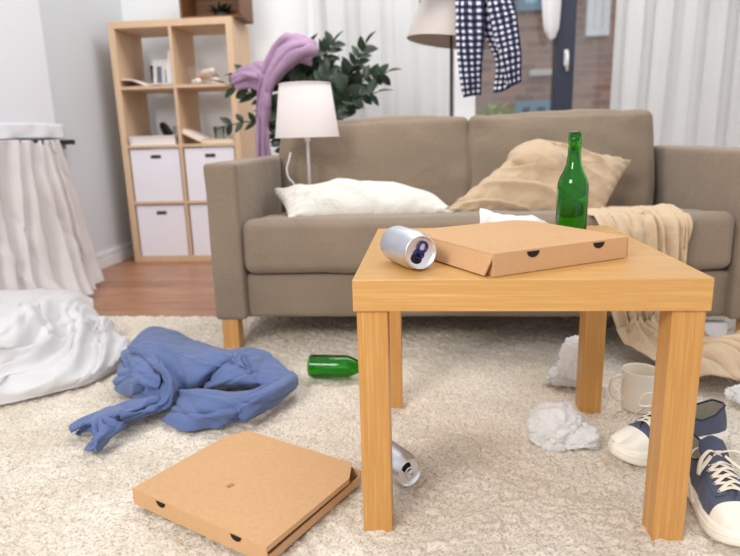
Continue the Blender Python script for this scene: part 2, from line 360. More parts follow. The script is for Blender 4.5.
# rug: displaced pile
def make_rug():
    x0, x1, y0, y1, st = -1.62, 2.0, -.62, 1.315, .0052
    nx = int((x1-x0)/st); ny = int((y1-y0)/st)
    rng = np.random.default_rng(3)
    def vn(sc, seed):
        r = np.random.default_rng(seed); gx = int((x1-x0)/sc)+3; gy = int((y1-y0)/sc)+3
        g = r.random((gx, gy)); X = np.linspace(0, (x1-x0)/sc, nx); Y = np.linspace(0, (y1-y0)/sc, ny)
        xi = X.astype(int); yi = Y.astype(int); fx = X-xi; fy = Y-yi; fx = fx*fx*(3-2*fx); fy = fy*fy*(3-2*fy)
        a = g[np.ix_(xi, yi)]; b = g[np.ix_(xi+1, yi)]; c = g[np.ix_(xi, yi+1)]; d = g[np.ix_(xi+1, yi+1)]
        fx = fx[:, None]; fy = fy[None, :]
        return (a*(1-fx)+b*fx)*(1-fy)+(c*(1-fx)+d*fx)*fy
    H = vn(.0105, 1)*.65+vn(.018, 2)*.3+vn(.0078, 5)*.45
    H = (H-H.min())/(H.max()-H.min())
    Z = -.0125+.0145*H**1.25 + .003*(vn(.12, 9)-.5)
    X, Y = np.meshgrid(np.linspace(x0, x1, nx), np.linspace(y0, y1, ny), indexing='ij')
    X = X+(vn(.012, 6)-.5)*.006; Y = Y+(vn(.012, 7)-.5)*.006
    Z[0, :] = Z[-1, :] = FZ; Z[:, 0] = Z[:, -1] = FZ
    co = np.stack([X, Y, Z], 2).reshape(-1, 3)
    me = bpy.data.meshes.new('rug'); me.vertices.add(nx*ny); me.vertices.foreach_set('co', co.ravel())
    i, j = np.meshgrid(np.arange(nx-1), np.arange(ny-1), indexing='ij'); a = (i*ny+j).ravel()
    q = np.stack([a, a+ny, a+ny+1, a+1], 1); n = len(q)
    me.loops.add(n*4); me.loops.foreach_set('vertex_index', q.ravel()); me.polygons.add(n)
    me.polygons.foreach_set('loop_start', np.arange(n)*4); me.polygons.foreach_set('use_smooth', np.ones(n, bool)); me.update()
    return link('rug', me, rug_m)
rug = tag(make_rug(), 'large cream shaggy pile rug under the table and sofa front', 'rug')

# ------------------------------------------------------------------ coffee table
t = thing('side_table', 'square oak veneer side table with thick top and four square legs', 'table', (.275, .275, 0))
def K(mb, name, m, root): return keep(mb.build(name, m), root)
K(MB().box((0, 0, .398), (.55, .55, .45), .0015), 'tabletop', oak, t)
for x in (.005, .495):
    for y in (.005, .495): K(MB().box((x, y, -.012), (x+.05, y+.05, .398), .0012), 'leg', oakz, t)

# ------------------------------------------------------------------ sofa
SX0, SX1 = -.572, 1.142; AL, AR = -.468, 1.035
s = thing('sofa', 'taupe linen two seat sofa with short pale wooden legs', 'sofa', ((SX0+SX1)/2, 1.35, FZ))
def Kb(mb, name, m): return K(mb, name, m, s)
Kb(softbox((AR-AL+.02, .80, .150), .02, .002, 14, Matrix.Translation(((AL+AR)/2, 1.348, .172)), .002, 3), 'seat_frame', sofa_m)
for x0, x1 in ((SX0, AL), (AR, SX1)):
    Kb(softbox((x1-x0, .88, .505), .012, .003, 22, Matrix.Translation(((x0+x1)/2, 1.36, .3515)), .002, 5+x0), 'armrest', sofa_m)
Kb(softbox((AR-AL+.01, .14, .56), .02, .003, 16, Matrix.Translation(((AL+AR)/2, 1.76, .387)), .002, 8), 'backrest', sofa_m)
Mseat = Matrix.Translation(((AL+AR)/2, 1.280, .312)) @ Matrix.Rotation(-.075, 4, 'X')
sc_ = Kb(softbox((AR-AL-.002, .715, .176), .034, .009, 40, Mseat, .005, 11), 'seat_cushion', sofa_m)
mid = .289
def bcush(x0, x1, seed, h=.40, z=.565, lean=-.20):
    M = Matrix.Translation(((x0+x1)/2, 1.585, z)) @ Matrix.Rotation(lean, 4, 'X')
    return Kb(softbox((x1-x0, .15, h), .028, .02, 34, M, .009, seed), 'back_cushion', sofa_m)
bcush(AL+.004, mid+.002, 21, .385, .540)
bcush(mid-.002, AR-.045, 25, .40, .536)
# flop corner of the right cushion (squared ear at the upper right) is part of its noise; legs
for x, y in ((-.528, .955), (1.112, .955), (-.542, 1.74), (1.118, 1.74)):
    Kb(MB().box((x-.027, y-.027, -.01 if y < 1.3 else FZ), (x+.027, y+.027, .112), .002), 'leg', oakl)

# ------------------------------------------------------------------ pillows
def pillow(c, th, n=34, bow=.07, wr=.006, seed=0, wrs=12, ridge_=None, ncr=12, camp=.006, cth=.9):
    """c: four 3D corners (a0,a1,a2,a3 counter-clockwise)"""
    c = [Vector(p) for p in c]; nrm = ((c[1]-c[0]).cross(c[3]-c[0])).normalized()
    T = [[], []]; rc = random.Random(seed+50); CR = [(rc.uniform(-.8, .8), rc.uniform(-.8, .8), rc.gauss(cth, .5), rc.uniform(.25, .6), rc.uniform(.03, .07), rc.choice((-1, 1))*rc.uniform(.4, 1)) for _ in range(ncr)]
    for i in range(n):
        for j in range(n):
            u = -math.cos(PI*i/(n-1)); v = -math.cos(PI*j/(n-1))
            uu = u*(1-bow*(1-v*v)*abs(u)); vv = v*(1-bow*(1-u*u)*abs(v))
            a, b = (uu+1)/2, (vv+1)/2
            p = c[0]*(1-a)*(1-b)+c[1]*a*(1-b)+c[2]*a*b+c[3]*(1-a)*b
            prof = max(0, (1-abs(u)**2.2)*(1-abs(v)**2.2))**.55
            w = wr*(nz(p, wrs, seed)+.6*nz(p, wrs*2, seed+1))
            ed = .4+.6*prof
            edge = (math.sin(30*u+3*math.sin(4*v))*(1-prof)*abs(v)**6+math.sin(24*v)*(1-prof)*abs(u)**6)*.006
            r_ = ridge_(u, v) if ridge_ else 0
            for a_, b_, t_, l_, w_, g_ in CR:
                q_ = (u-a_)*math.cos(t_)+(v-b_)*math.sin(t_); p_ = -(u-a_)*math.sin(t_)+(v-b_)*math.cos(t_)+.3*q_*q_
                r_ += camp*g_*math.exp(-abs(p_)/w_-(q_/l_)**2)*(.15+.85*prof)
            for s_, k in ((0, 1), (1, -1)):
                edge_ = edge; q = p+nrm*(k*(th/2*prof+w*ed*(1 if k > 0 else .5)) + (edge if k > 0 else edge)+(r_ if k > 0 else 0))
                if prof < .02: q = p+nrm*edge
                T[s_].append(q)
    Fa = gridfaces(n, n); m_ = n*n
    mb = MB(); mb.add(T[0]+T[1], Fa+[tuple(i+m_ for i in f[::-1]) for f in Fa])
    o = mb.build('p', None)
    bm = bmesh.new(); bm.from_mesh(o.data); bmesh.ops.remove_doubles(bm, verts=bm.verts, dist=.0008); bmesh.ops.recalc_face_normals(bm, faces=bm.faces); bm.to_mesh(o.data); bm.free()
    return o
def setm(o, name, m):
    o.name = name; o.data.materials.clear(); o.data.materials.append(m); o.data.polygons.foreach_set('use_smooth', [True]*len(o.data.polygons)); return o
pc = [ay(288, 218, 1.06), ay(456, 212, 1.10), ay(438, 200, 1.30), ay(272, 190, 1.29)]
def prw(u, v): return .006*math.sin(13*u+7*v+2*math.sin(4*v))*(1-v*v)*(1-u*u)
wp_ = setm(pillow(pc, .155, n=60, seed=4, ncr=18, camp=.008, cth=1.3, bow=.05, wr=.008, wrs=9, ridge_=prw), 'throw_pillow', cream)
tag(wp_, 'cream white pillow lying flat on the left sofa seat by the lamp', 'pillow', 'pillows on the sofa')
# beige crumpled cushion standing against the back cushion
bc = [ay(444, 210, 1.10), ay(600, 219, 1.15), ay(632, 160, 1.36), ay(530, 141, 1.36)]
def brid(u, v):
    r = 0
    for k, (a, b_, w) in enumerate(((-.15, .35, .055), (.05, .1, .06), (.3, -.2, .05), (.55, -.45, .05), (.7, -.6, .04))):
        d = (u*.35+v*.94)-(.75-.42*k)+.25*u*u
        r += .020*math.exp(-(d/w)**2)*max(0, 1-((u+.1)/.95)**2)
    return r-.004
bcush_o = setm(pillow(bc, .12, n=84, seed=9, ncr=16, camp=.014, cth=2.6, bow=.03, wr=.014, wrs=11, ridge_=brid), 'throw_pillow', beige)
tag(bcush_o, 'crumpled beige cushion leaning on the right back cushion of the sofa', 'pillow', 'pillows on the sofa')
# loose fold over its top
G = grid([[ay(507, 163, 1.33), ay(512, 150, 1.32), ay(535, 140, 1.36), ay(563, 143, 1.36), ay(590, 153, 1.36)],
          [ay(512, 172, 1.25), ay(522, 155, 1.23), ay(540, 147, 1.24), ay(560, 151, 1.25), ay(580, 160, 1.30)],
          [ay(525, 176, 1.235), ay(532, 168, 1.19), ay(545, 164, 1.19), ay(558, 166, 1.20), ay(572, 172, 1.26)],
          [ay(545, 186, 1.235), ay(548, 184, 1.21), ay(553, 183, 1.21), ay(562, 182, 1.22), ay(570, 182, 1.25)]], 30, 34)
G = folds(ruffle(G, .006, 12, 3), 8, .012, 4, w=(.03, .08), th=.9)
keep(cloth(G, .003).build('loose_cover', beige), bcush_o)

# ------------------------------------------------------------------ tan throw over the right seat down to the rug
rows = []
def trow(y, z, xa, xb, k=9): return [(xa+(xb-xa)*i/(k-1), y, z) for i in range(k)]
net = [trow(1.40, .385, .50, .83), trow(1.25, .405, .53, .85), trow(1.05, .428, .575, .875), trow(.955, .432, .605, .885), trow(.905, .405, .615, .89),
       trow(.893, .33, .63, .885), trow(.897, .22, .65, .89), trow(.885, .12, .67, .90), trow(.845, .045, .70, .93), trow(.775, .022, .73, 1.02), trow(.70, .018, .77, 1.16), trow(.62, .012, .82, 1.18)]
G = grid(net, 120, 110)
nu, nv = G.shape[:2]
for i in range(nu):
    tt = i/(nu-1); a = .004+.017*min(1, max(0, (tt-.18)*4))
    for j in range(nv):
        sj = j/(nv-1)
        ph = 2*PI*(3.6*sj**1.3)+.5*math.sin(3*tt*PI)+2.2*noise.noise(Vector((sj*3, tt*1.6, 2)))
        f = a*(math.sin(ph)+.5*math.sin(2.3*ph+1+2*tt))
        if tt < .30: G[i, j, 2] += max(-.004, f*.35)
        elif tt < .68: G[i, j, 1] -= abs(f)*1.1+.004; G[i, j, 0] += .008*math.cos(ph)
        else:
            G[i, j, 2] += abs(f)*1.5*(1.15-tt)*2+.004; G[i, j, 1] -= .03*abs(math.sin(ph*.7))
            G[i, j, 2] += .075*max(0, nz(G[i, j], 8, 4)+.2)+.03*max(0, nz(G[i, j], 17, 6))
G = folds(ruffle(G, .004, 14, 2), 30, .010, 12, L=(.1, .3), w=(.02, .05), zmin=.004)
tag(cloth(G, .003).build('throw_blanket', throw_m), 'tan linen throw draped over the right sofa seat and down onto the rug', 'blanket')
# white card box under the sofa
tag(MB().box((.985, .985, .001), (1.065, 1.02, .07), .002).build('small_box', paper_m), 'small white card box on the rug under the right end of the sofa', 'box')

# ------------------------------------------------------------------ table lamp on the seat
lx, ly = ay(309, 170, 1.375).x, 1.375
L = thing('table_lamp', 'small white table lamp with a tapered fabric shade standing on the sofa seat', 'lamp', (lx, ly, .405))
def at(mb, name, m, root): return mb.build(name, m, root)
at(MB().lathe([(.055, 0), (.057, .004), (.055, .010), (.012, .016), (.008, .022)], 32), 'base', white_p, L)
at(MB().lathe([(.006, .018), (.006, .255), (.011, .258), (.011, .285), (.007, .290), (.007, .31)], 20), 'pole', white_p, L)
ztop, zbot = ay(309, 84, ly).z-.405, ay(309, 137, ly).z-.405
sh = MB(); rb, rt = .120, .095
sh.lathe([(rb, zbot), (rt, ztop), (rt-.002, ztop), (rb-.002, zbot), (rb, zbot)], 48, cap0=False, cap1=False)
for z, r in ((zbot, rb), (ztop, rt)): sh.tube([(r*math.cos(a*PI/24), r*math.sin(a*PI/24), z) for a in range(49)], .0022, 6)
at(sh, 'lamp_shade', lampw, L)
lo_ = Vector((lx, ly, .405)); P = cr([ay(u, v, y)-lo_ for u, v, y in ((294, 184, 1.41), (288, 176, 1.42), (287, 165, 1.44), (291, 155, 1.46), (288, 146, 1.47))], 40)
P = cr(np.concatenate([[(0, .045, .006), (-.02, .048, .012)], P[::8]]), 90)
at(MB().tube(P, .0032, 8), 'power_cord', white_p, L)

# ------------------------------------------------------------------ floor lamp behind the sofa
fy = 2.05; fx = ay(451, 100, fy).x
FL = thing('floor_lamp', 'floor lamp with thin dark pole and large pale shade tilted behind the sofa', 'lamp', (fx, fy, FZ))
at(MB().lathe([(.14, 0), (.14, .012), (.13, .018), (.012, .022)], 40), 'base', frame_m, FL)
zb = ay(451, 42, fy).z-FZ
at(MB().tube([(0, 0, .02), (0, 0, zb+.18)], .0055, 12), 'pole', frame_m, FL)
Ms = Matrix.Translation((0.0, 0, zb)) @ Matrix.Rotation(.13, 4, 'Y')
sh = MB(); sh.lathe([(.205, 0), (.125, .30), (.123, .30), (.203, 0), (.205, 0)], 48, M=Ms, cap0=False, cap1=False)
for z, r in ((0, .205), (.3, .125)): sh.tube([Ms @ Vector((r*math.cos(a*PI/24), r*math.sin(a*PI/24), z)) for a in range(49)], .0025, 6)
at(sh, 'lamp_shade', flamp_m, FL)

# ------------------------------------------------------------------ gingham shirt over the floor lamp
def uvgrid(o, nu, nv, su, sv, off=0):
    me = o.data; uv = me.uv_layers.new(name='UVMap') if not me.uv_layers else me.uv_layers[0]; return uv
def strip(ctrl, nu, nv, su, sv, mb, uvs, amp=.006, seed=0, fold=0):
    G = grid(ctrl, nu, nv)
    for i in range(nu):
        for j in range(nv):
            G[i, j, 1] -= fold*abs(math.sin(2*PI*1.5*j/(nv-1)+.8*i/nu))
    G = ruffle(G, amp, 22, seed)
    n0 = len(mb.V); cloth(G, .003, mb)
    for r in range(2):
        for i in range(nu):
            for j in range(nv): uvs.append((i/(nu-1)*su, j/(nv-1)*sv))
mb = MB(); uvs = []; yf = fy-.24
def A(*r): return [[ay(u, v, y) for u, v, y in q] for q in r]
# front tail 1
strip(A([(462, -60, fy-.14), (474, -62, fy-.15), (486, -60, fy-.14)], [(456, -10, yf+.02), (468, -10, yf-.02), (484, -10, yf+.01)], [(456, 30, yf), (468, 30, yf-.03), (485, 30, yf)],
         [(458, 65, yf), (470, 65, yf-.02), (482, 64, yf)], [(463, 98, yf+.01), (472, 96, yf), (481, 95, yf+.01)]), 60, 20, 22, 3.9, mb, uvs, .005, 1, .012)
# sleeve 2
strip(A([(486, -60, fy-.14), (496, -62, fy-.15), (506, -60, fy-.12)], [(486, -10, yf), (498, -12, yf-.03), (512, -10, yf)], [(492, 25, yf-.02), (505, 22, yf-.05), (517, 18, yf)],
         [(499, 55, yf-.02), (510, 52, yf-.05), (521, 50, yf)], [(507, 88, yf-.01), (513, 86, yf-.03), (521, 82, yf)]), 60, 20, 21, 3.9, mb, uvs, .006, 5, .012)
# dark sleeve behind 3
strip(A([(480, -20, yf+.05), (487, -20, yf+.03), (494, -20, yf+.05)], [(483, 30, yf+.06), (492, 30, yf+.03), (500, 30, yf+.05)], [(495, 60, yf+.05), (503, 60, yf+.03), (509, 62, yf+.05)],
         [(494, 93, yf+.05), (501, 92, yf+.03), (510, 88, yf+.05)]), 40, 16, 17, 3.2, mb, uvs, .006, 8, .012)
# yoke lying over the top of the shade
strip([[(fx-.17, fy-.18, 1.30), (fx+.0, fy-.20, 1.31), (fx+.20, fy-.16, 1.29)], [(fx-.14, fy-.06, 1.44), (fx, fy-.08, 1.455), (fx+.2, fy-.05, 1.42)],
       [(fx-.13, fy+.07, 1.44), (fx, fy+.08, 1.455), (fx+.2, fy+.08, 1.42)], [(fx-.15, fy+.19, 1.28), (fx, fy+.21, 1.28), (fx+.2, fy+.19, 1.26)]], 40, 30, 10, 8, mb, uvs, .008, 4)
shirt = mb.build('shirt', plaid_m)
uvl = shirt.data.uv_layers.new(name='UVMap')
vi = np.zeros(len(shirt.data.loops), int); shirt.data.loops.foreach_get('vertex_index', vi)
uvl.data.foreach_set('uv', np.array(uvs, float)[vi].ravel())
tag(shirt, 'navy and white gingham shirt hanging over the floor lamp shade', 'shirt')

# ------------------------------------------------------------------ curtains at the back
def curtain(name, x0, x1, y, z0, z1, per, amp, label, m, group, nx=None, seed=0):
    nx = nx or int((x1-x0)/.012); nzr = 26; G = np.zeros((nzr, nx, 3))
    for i in range(nzr):
        z = z0+(z1-z0)*i/(nzr-1)
        for j in range(nx):
            x = x0+(x1-x0)*j/(nx-1); ph = 2*PI*x/per+1.6*noise.noise(Vector((x*1.7, seed, z*.25)))*2
            G[i, j] = (x+.25*amp*math.sin(ph*2), y+amp*(math.sin(ph)+.3*math.sin(2.7*ph+1))*(.75+.4*noise.noise(Vector((x*2, seed+5, z*.4)))), z)
    return tag(cloth(G, .0015).build(name, m), label, 'curtain', group)
curtain('curtain', -.56, ay(451, 60, 2.78).x, 2.79, .01, 2.46, .17, .028, 'sheer white curtain behind the plant and floor lamp, left of the window', sheer_m, 'sheer window curtains', seed=1)
curtain('curtain', ay(611, 60, 2.78).x, 2.3, 2.79, .01, 2.46, .15, .030, 'sheer white curtain right of the dark window post, behind the right armrest', sheer_m, 'sheer window curtains', seed=4)
# gathered end of a curtain seen beside the post
G = grid([[(wx0-.06, 2.82, 1.20), (wx0-.04, 2.80, 1.18), (wx0-.01, 2.82, 1.20)], [(wx0-.09, 2.82, 1.32), (wx0-.05, 2.79, 1.32), (wx0+.01, 2.82, 1.32)], [(wx0-.13, 2.82, 1.9), (wx0-.07, 2.79, 1.9), (wx0+.02, 2.82, 1.9)]], 20, 14)
tag(cloth(G, .002).build('curtain_tieback', sheet_m), 'pale fabric end hanging at the top left of the dark window post', 'fabric')

# ------------------------------------------------------------------ outside
b0 = thing('brick_building', 'brick building with pale and blue windows across the street', 'building', (2, 8, -1))
K(MB().box((-3.5, 8, -1), (9, 8.4, 7)), 'wall', brick_m, b0)
pw_m = plain('bright_pane', rgb(246, 248, 252), .3); bl_m = plain('pale_blue_pane', rgb(176, 214, 232), .3); dk_m = plain('dark_pane', rgb(84, 104, 116), .35); bf_m = plain('blue_frame', rgb(120, 150, 172), .5)
def bwin(u0, v0, u1, v1, fm, gm, post=True):
    a = ay(u0, v1, 7.98); b_ = ay(u1, v0, 7.98); x0, x1, z0, z1 = a.x, b_.x, a.z, b_.z; w = .09
    mb = MB(); mb.box((x0, 7.9, z0), (x1, 7.995, z0+w)); mb.box((x0, 7.9, z1-w), (x1, 7.995, z1)); mb.box((x0, 7.9, z0+w+.001), (x0+w, 7.995, z1-w-.001)); mb.box((x1-w, 7.9, z0+w+.001), (x1, 7.995, z1-w-.001))
    if post: mb.box(((x0+x1)/2-.05, 7.9, z0+w+.001), ((x0+x1)/2+.05, 7.995, z1-w-.001))
    f = K(mb, 'window', fm, b0); g = MB().box((x0+w+.001, 7.94, z0+w+.001), (x1-w-.001, 7.97, z1-w-.001)).build('pane', gm); g.parent = f
bwin(517, -70, 547, 12, bf_m, bl_m, False); bwin(585, -60, 613, 37, white_p, pw_m); bwin(514, 100, 551, 140, bf_m, dk_m)
sl = MB(); a = ay(530, 76, 7.9); b_ = ay(552, 74, 7.9); sl.box((a.x, 7.85, a.z), (b_.x, 7.995, a.z+.08)); K(sl, 'ledge', plain('pale_stone', rgb(210, 206, 200), .8), b0)
structure(MB().box((-6, 3.05, -1.1), (12, 12, -1.0)).build('ground', plain('paving', rgb(150, 150, 150), .9)))
bs = ay(495, 108, 4.4)
bush = thing('outdoor_bush', 'small bright green potted shrub outside the window', 'shrub', (bs.x, 4.4, -1.0))
K(MB().lathe([(.14, 0), (.18, .4), (.16, .4), (.15, .36)], 24, M=Matrix.Translation((bs.x, 4.4, -1.0))), 'pot', plain('grey_pot', rgb(120, 118, 116), .8), bush)
def leafpts(base, d, L_, W, up=Vector((0, 0, 1)), curl=.15):
    d = Vector(d).normalized(); sd = d.cross(up)
    if sd.length < 1e-3: sd = Vector((1, 0, 0))
    sd.normalize(); nn = sd.cross(d).normalized(); V = []; k = 5
    for i in range(k+1):
        t_ = i/k; w = W/2*math.sin(PI*min(1, t_*.96+.04))**.75*(1-.3*t_); c = base+d*L_*t_-nn*curl*L_*t_*t_
        V += [c-sd*w+nn*w*.35, c, c+sd*w+nn*w*.35]
    Fc = []
    for i in range(k):
        a = i*3; Fc += [(a, a+1, a+4, a+3), (a+1, a+2, a+5, a+4)]
    return V, Fc
mb = MB()
for k in range(420):
    th = random.random()*2*PI; ph = random.random()*PI*.5; rr = random.uniform(.05, .27)
    p = Vector((bs.x+rr*math.cos(th)*math.cos(ph)*.8, 4.4+rr*math.sin(th)*math.cos(ph)*.8, -.5+rr*0+(bs.z+.5)*(.25+.75*random.random())))
    V, Fc = leafpts(p, (math.cos(th), math.sin(th), random.uniform(.2, 1.2)), .09, .035); mb.add(V, Fc)
mb.tube([(bs.x, 4.4, -.65), (bs.x, 4.4, bs.z-.05)], .02, 8)
K(mb, 'foliage', bush_m, bush)

# ------------------------------------------------------------------ potted plant behind the sofa's left end
px, py = -.36, 2.12
PL = thing('potted_plant', 'tall dark green potted plant behind the left end of the sofa', 'plant', (px, py, FZ))
K(MB().lathe([(.10, FZ), (.12, .02), (.155, .30), (.16, .33), (.148, .33), (.142, .29)], 40, M=Matrix.Translation((px, py, 0))), 'pot', plain('white_ceramic', rgb(230, 228, 224), .3), PL)
K(MB().lathe([(.143, .285), (.05, .30), (.01, .302)], 30, M=Matrix.Translation((px, py, 0))), 'soil', soil_m, PL)
def frond(pts, ll=.085, lw=.034, sp=.033, y0=None, seed=0, start=.35):
    lw *= 1.4; sp *= .88
    rnd = random.Random(seed); P = [Vector((px+rnd.uniform(-.05, .05), py+rnd.uniform(-.05, .05), .29))]+[ay(u, v, y) for u, v, y in pts]
    Q = [Vector(q) for q in cr([tuple(p) for p in P], 70)]
    mb = MB(); mb.tube(Q, [.006*(1-.7*i/69)+.0008 for i in range(70)], 6)
    d = 0; tot = sum((Q[i+1]-Q[i]).length for i in range(69)); acc = 0; side = 1
    for i in range(69):
        acc += (Q[i+1]-Q[i]).length; d += (Q[i+1]-Q[i]).length
        if acc/tot < start or d < sp: continue
        d = 0; tdir = (Q[i+1]-Q[i]).normalized(); view = (CAM-Q[i]).normalized()
        lat = tdir.cross(view).normalized()
        for sgn in (1, -1):
            dd = lat*sgn*rnd.uniform(.6, 1.)+tdir*rnd.uniform(.5, .9)+view*rnd.uniform(-.35, .35)
            up = (view+Vector((0, 0, .6))+tdir*rnd.uniform(-.4, .4)).normalized()
            V, Fc = leafpts(Q[i], dd, ll*rnd.uniform(.8, 1.15), lw*rnd.uniform(.8, 1.2), up); mb.add(V, Fc)
    V, Fc = leafpts(Q[-1], Q[-1]-Q[-3], ll, lw); mb.add(V, Fc)
    K(mb, 'frond', leaf_m, PL)
FR = [([(318, 150, 2.1), (335, 100, 2.05), (352, 68, 2.02), (366, 44, 2.0)], .075, .030, .036, .45),
      ([(322, 150, 2.1), (338, 110, 2.02), (362, 82, 1.98), (388, 72, 1.96)], .07, .034, .04, .5),
      ([(318, 150, 2.1), (330, 118, 2.0), (350, 100, 1.95), (378, 92, 1.92)], .075, .032, .042, .5),
      ([(310, 150, 2.1), (312, 100, 2.1), (318, 70, 2.1), (333, 44, 2.1)], .08, .034, .032, .45),
      ([(305, 150, 2.1), (300, 100, 2.08), (300, 70, 2.06), (308, 50, 2.05)], .09, .042, .03, .4),
      ([(300, 150, 2.1), (285, 100, 2.05), (268, 82, 2.02), (240, 76, 2.0)], .075, .034, .045, .5),
      ([(295, 150, 2.1), (272, 110, 2.0), (255, 95, 1.98), (226, 84, 1.97)], .085, .036, .05, .5),
      ([(290, 160, 2.1), (275, 135, 2.0), (250, 122, 1.98), (228, 126, 1.96)], .06, .026, .06, .6),
      ([(300, 160, 2.05), (290, 140, 1.95), (280, 120, 1.92), (272, 108, 1.92)], .09, .05, .035, .5),
      ([(305, 160, 2.05), (296, 150, 1.93), (285, 146, 1.92), (273, 137, 1.92)], .05, .03, .05, .6),
      ([(320, 150, 2.1), (332, 120, 1.98), (340, 105, 1.96), (348, 88, 1.96)], .10, .055, .035, .45),
      ([(315, 150, 2.1), (326, 110, 2.04), (340, 88, 2.03), (350, 76, 2.03)], .08, .036, .036, .5),
      ([(308, 150, 2.1), (306, 110, 2.0), (295, 85, 2.0), (280, 68, 2.0)], .09, .044, .03, .4),
      ([(312, 150, 2.1), (318, 112, 2.0), (322, 92, 2.0), (330, 72, 2.0)], .09, .044, .032, .42)]
for k, (pts, a, b_, c_, st_) in enumerate(FR): frond(pts, a, b_, c_, seed=k, start=st_)

# mauve scarf lying over the plant
mb = MB(); ys = 1.93
G = grid([[ay(298, 35, ys+.08), ay(312, 40, ys+.06), ay(321, 52, ys+.06)], [ay(285, 37, ys), ay(301, 45, ys-.04), ay(312, 59, ys)],
          [ay(274, 46, ys-.02), ay(286, 54, ys-.05), ay(297, 65, ys)], [ay(266, 62, ys-.03), ay(274, 68, ys-.05), ay(283, 77, ys)],
          [ay(260, 84, ys-.03), ay(266, 88, ys-.05), ay(273, 92, ys)], [ay(257, 108, ys-.03), ay(263, 110, ys-.05), ay(269, 112, ys)],
          [ay(256, 135, ys-.03), ay(263, 136, ys-.05), ay(270, 136, ys)], [ay(257, 172, ys-.03), ay(265, 173, ys-.05), ay(275, 173, ys)]], 80, 26)
for i in range(80):
    for j in range(26): G[i, j, 1] -= .026*abs(math.sin(PI*2.6*j/25+.5+i*.035+.6*math.sin(i*.11)))
cloth(folds(ruffle(G, .006, 14, 2), 18, .012, 5, L=(.15, .4), w=(.05, .12), th=.0, spread=.35), .003, mb)
G = grid([[ay(230, 76, ys), ay(232, 84, ys), ay(238, 90, ys)], [ay(243, 66, ys), ay(246, 76, ys-.05), ay(250, 88, ys)], [ay(256, 61, ys), ay(258, 74, ys-.06), ay(260, 92, ys-.02)],
          [ay(268, 62, ys), ay(268, 76, ys-.05), ay(266, 96, ys-.02)]], 40, 26)
cloth(folds(ruffle(G, .010, 12, 3), 12, .020, 7, w=(.04, .09), th=.4), .003, mb)
G = grid([[ay(270, 60, ys+.05), ay(268, 54, ys+.06), ay(272, 46, ys+.06)], [ay(280, 62, ys-.02), ay(278, 48, ys), ay(284, 38, ys+.04)], [ay(296, 62, ys), ay(296, 46, ys), ay(300, 35, ys+.04)], [ay(312, 66, ys+.03), ay(312, 50, ys+.02), ay(316, 40, ys+.06)]], 30, 26)
cloth(folds(ruffle(G, .012, 12, 6), 12, .020, 9, w=(.04, .09), th=.8), .003, mb)
tag(mb.build('scarf', purple_m), 'mauve knitted scarf thrown over the potted plant, one end hanging down', 'scarf')

# ------------------------------------------------------------------ shelf unit
qx, qy, qw, qd, qh = -1.605, 2.45, .695, .33, 1.335; q0 = FZ
S = thing('shelf_unit', 'pale oak cube shelf unit with eight compartments against the back wall', 'shelf', (qx+qw/2, qy+qd/2, q0))
T = .036; ti = .016
def KS(mb, name): return K(mb, name, shelf_m, S)
KS(MB().box((qx, qy, q0), (qx+T, qy+qd, q0+qh), .0015), 'side_panel'); KS(MB().box((qx+qw-T, qy, q0), (qx+qw, qy+qd, q0+qh), .0015), 'side_panel')
KS(MB().box((qx+T, qy, q0+qh-T), (qx+qw-T, qy+qd, q0+qh), .0015), 'top_panel'); KS(MB().box((qx+T, qy, q0), (qx+qw-T, qy+qd, q0+T), .0015), 'bottom_panel')
ch = (qh-2*T-3*ti)/4; zs = []
for k in range(4): zs.append(q0+T+k*(ch+ti))
cw = (qw-2*T-ti)/2; xm = qx+T+cw
for k in range(1, 4): KS(MB().box((qx+T, qy, zs[k]-ti), (qx+qw-T, qy+qd, zs[k]), .001), 'shelf_board')
for k in range(4): KS(MB().box((xm, qy, zs[k]), (xm+ti, qy+qd, zs[k]+ch), .001), 'divider')
cols = (qx+T, xm+ti)
lab = {(1, 0): 'upper left', (1, 1): 'upper right', (0, 0): 'lower left', (0, 1): 'lower right'}
for r in (1, 0):
    for c_ in (0, 1):
        x0 = cols[c_]+.008; x1 = cols[c_]+cw-.008; z0 = zs[r]+.0005; z1 = zs[r]+ch-.012; y0 = qy+.008; y1 = qy+qd-.02
        B = thing('storage_box', 'white storage box in the %s box compartment of the shelf unit' % lab[(r, c_)], 'box', ((x0+x1)/2, (y0+y1)/2, z0), 'white storage boxes')
        w = .006; mb = MB()
        mb.box((x0, y0, z0), (x1, y0+w, z1), .0015); mb.box((x0, y1-w, z0), (x1, y1, z1)); mb.box((x0, y0+w, z0), (x0+w, y1-w, z1)); mb.box((x1-w, y0+w, z0), (x1, y1-w, z1)); mb.box((x0+w, y0+w, z0), (x1-w, y1-w, z0+w))
        K(mb, 'body', box_m, B); K(MB().box((x0-.001, y0-.003, z1-.004), (x1+.001, y1, z1+.004), .002), 'lid', box_m, B)
        hc = (x0+x1)/2+.005; K(MB().box((hc-.030, y0-.003, z1-.048), (hc+.030, y0+.004, z1-.028), .003), 'handle_slot', black_m, B)
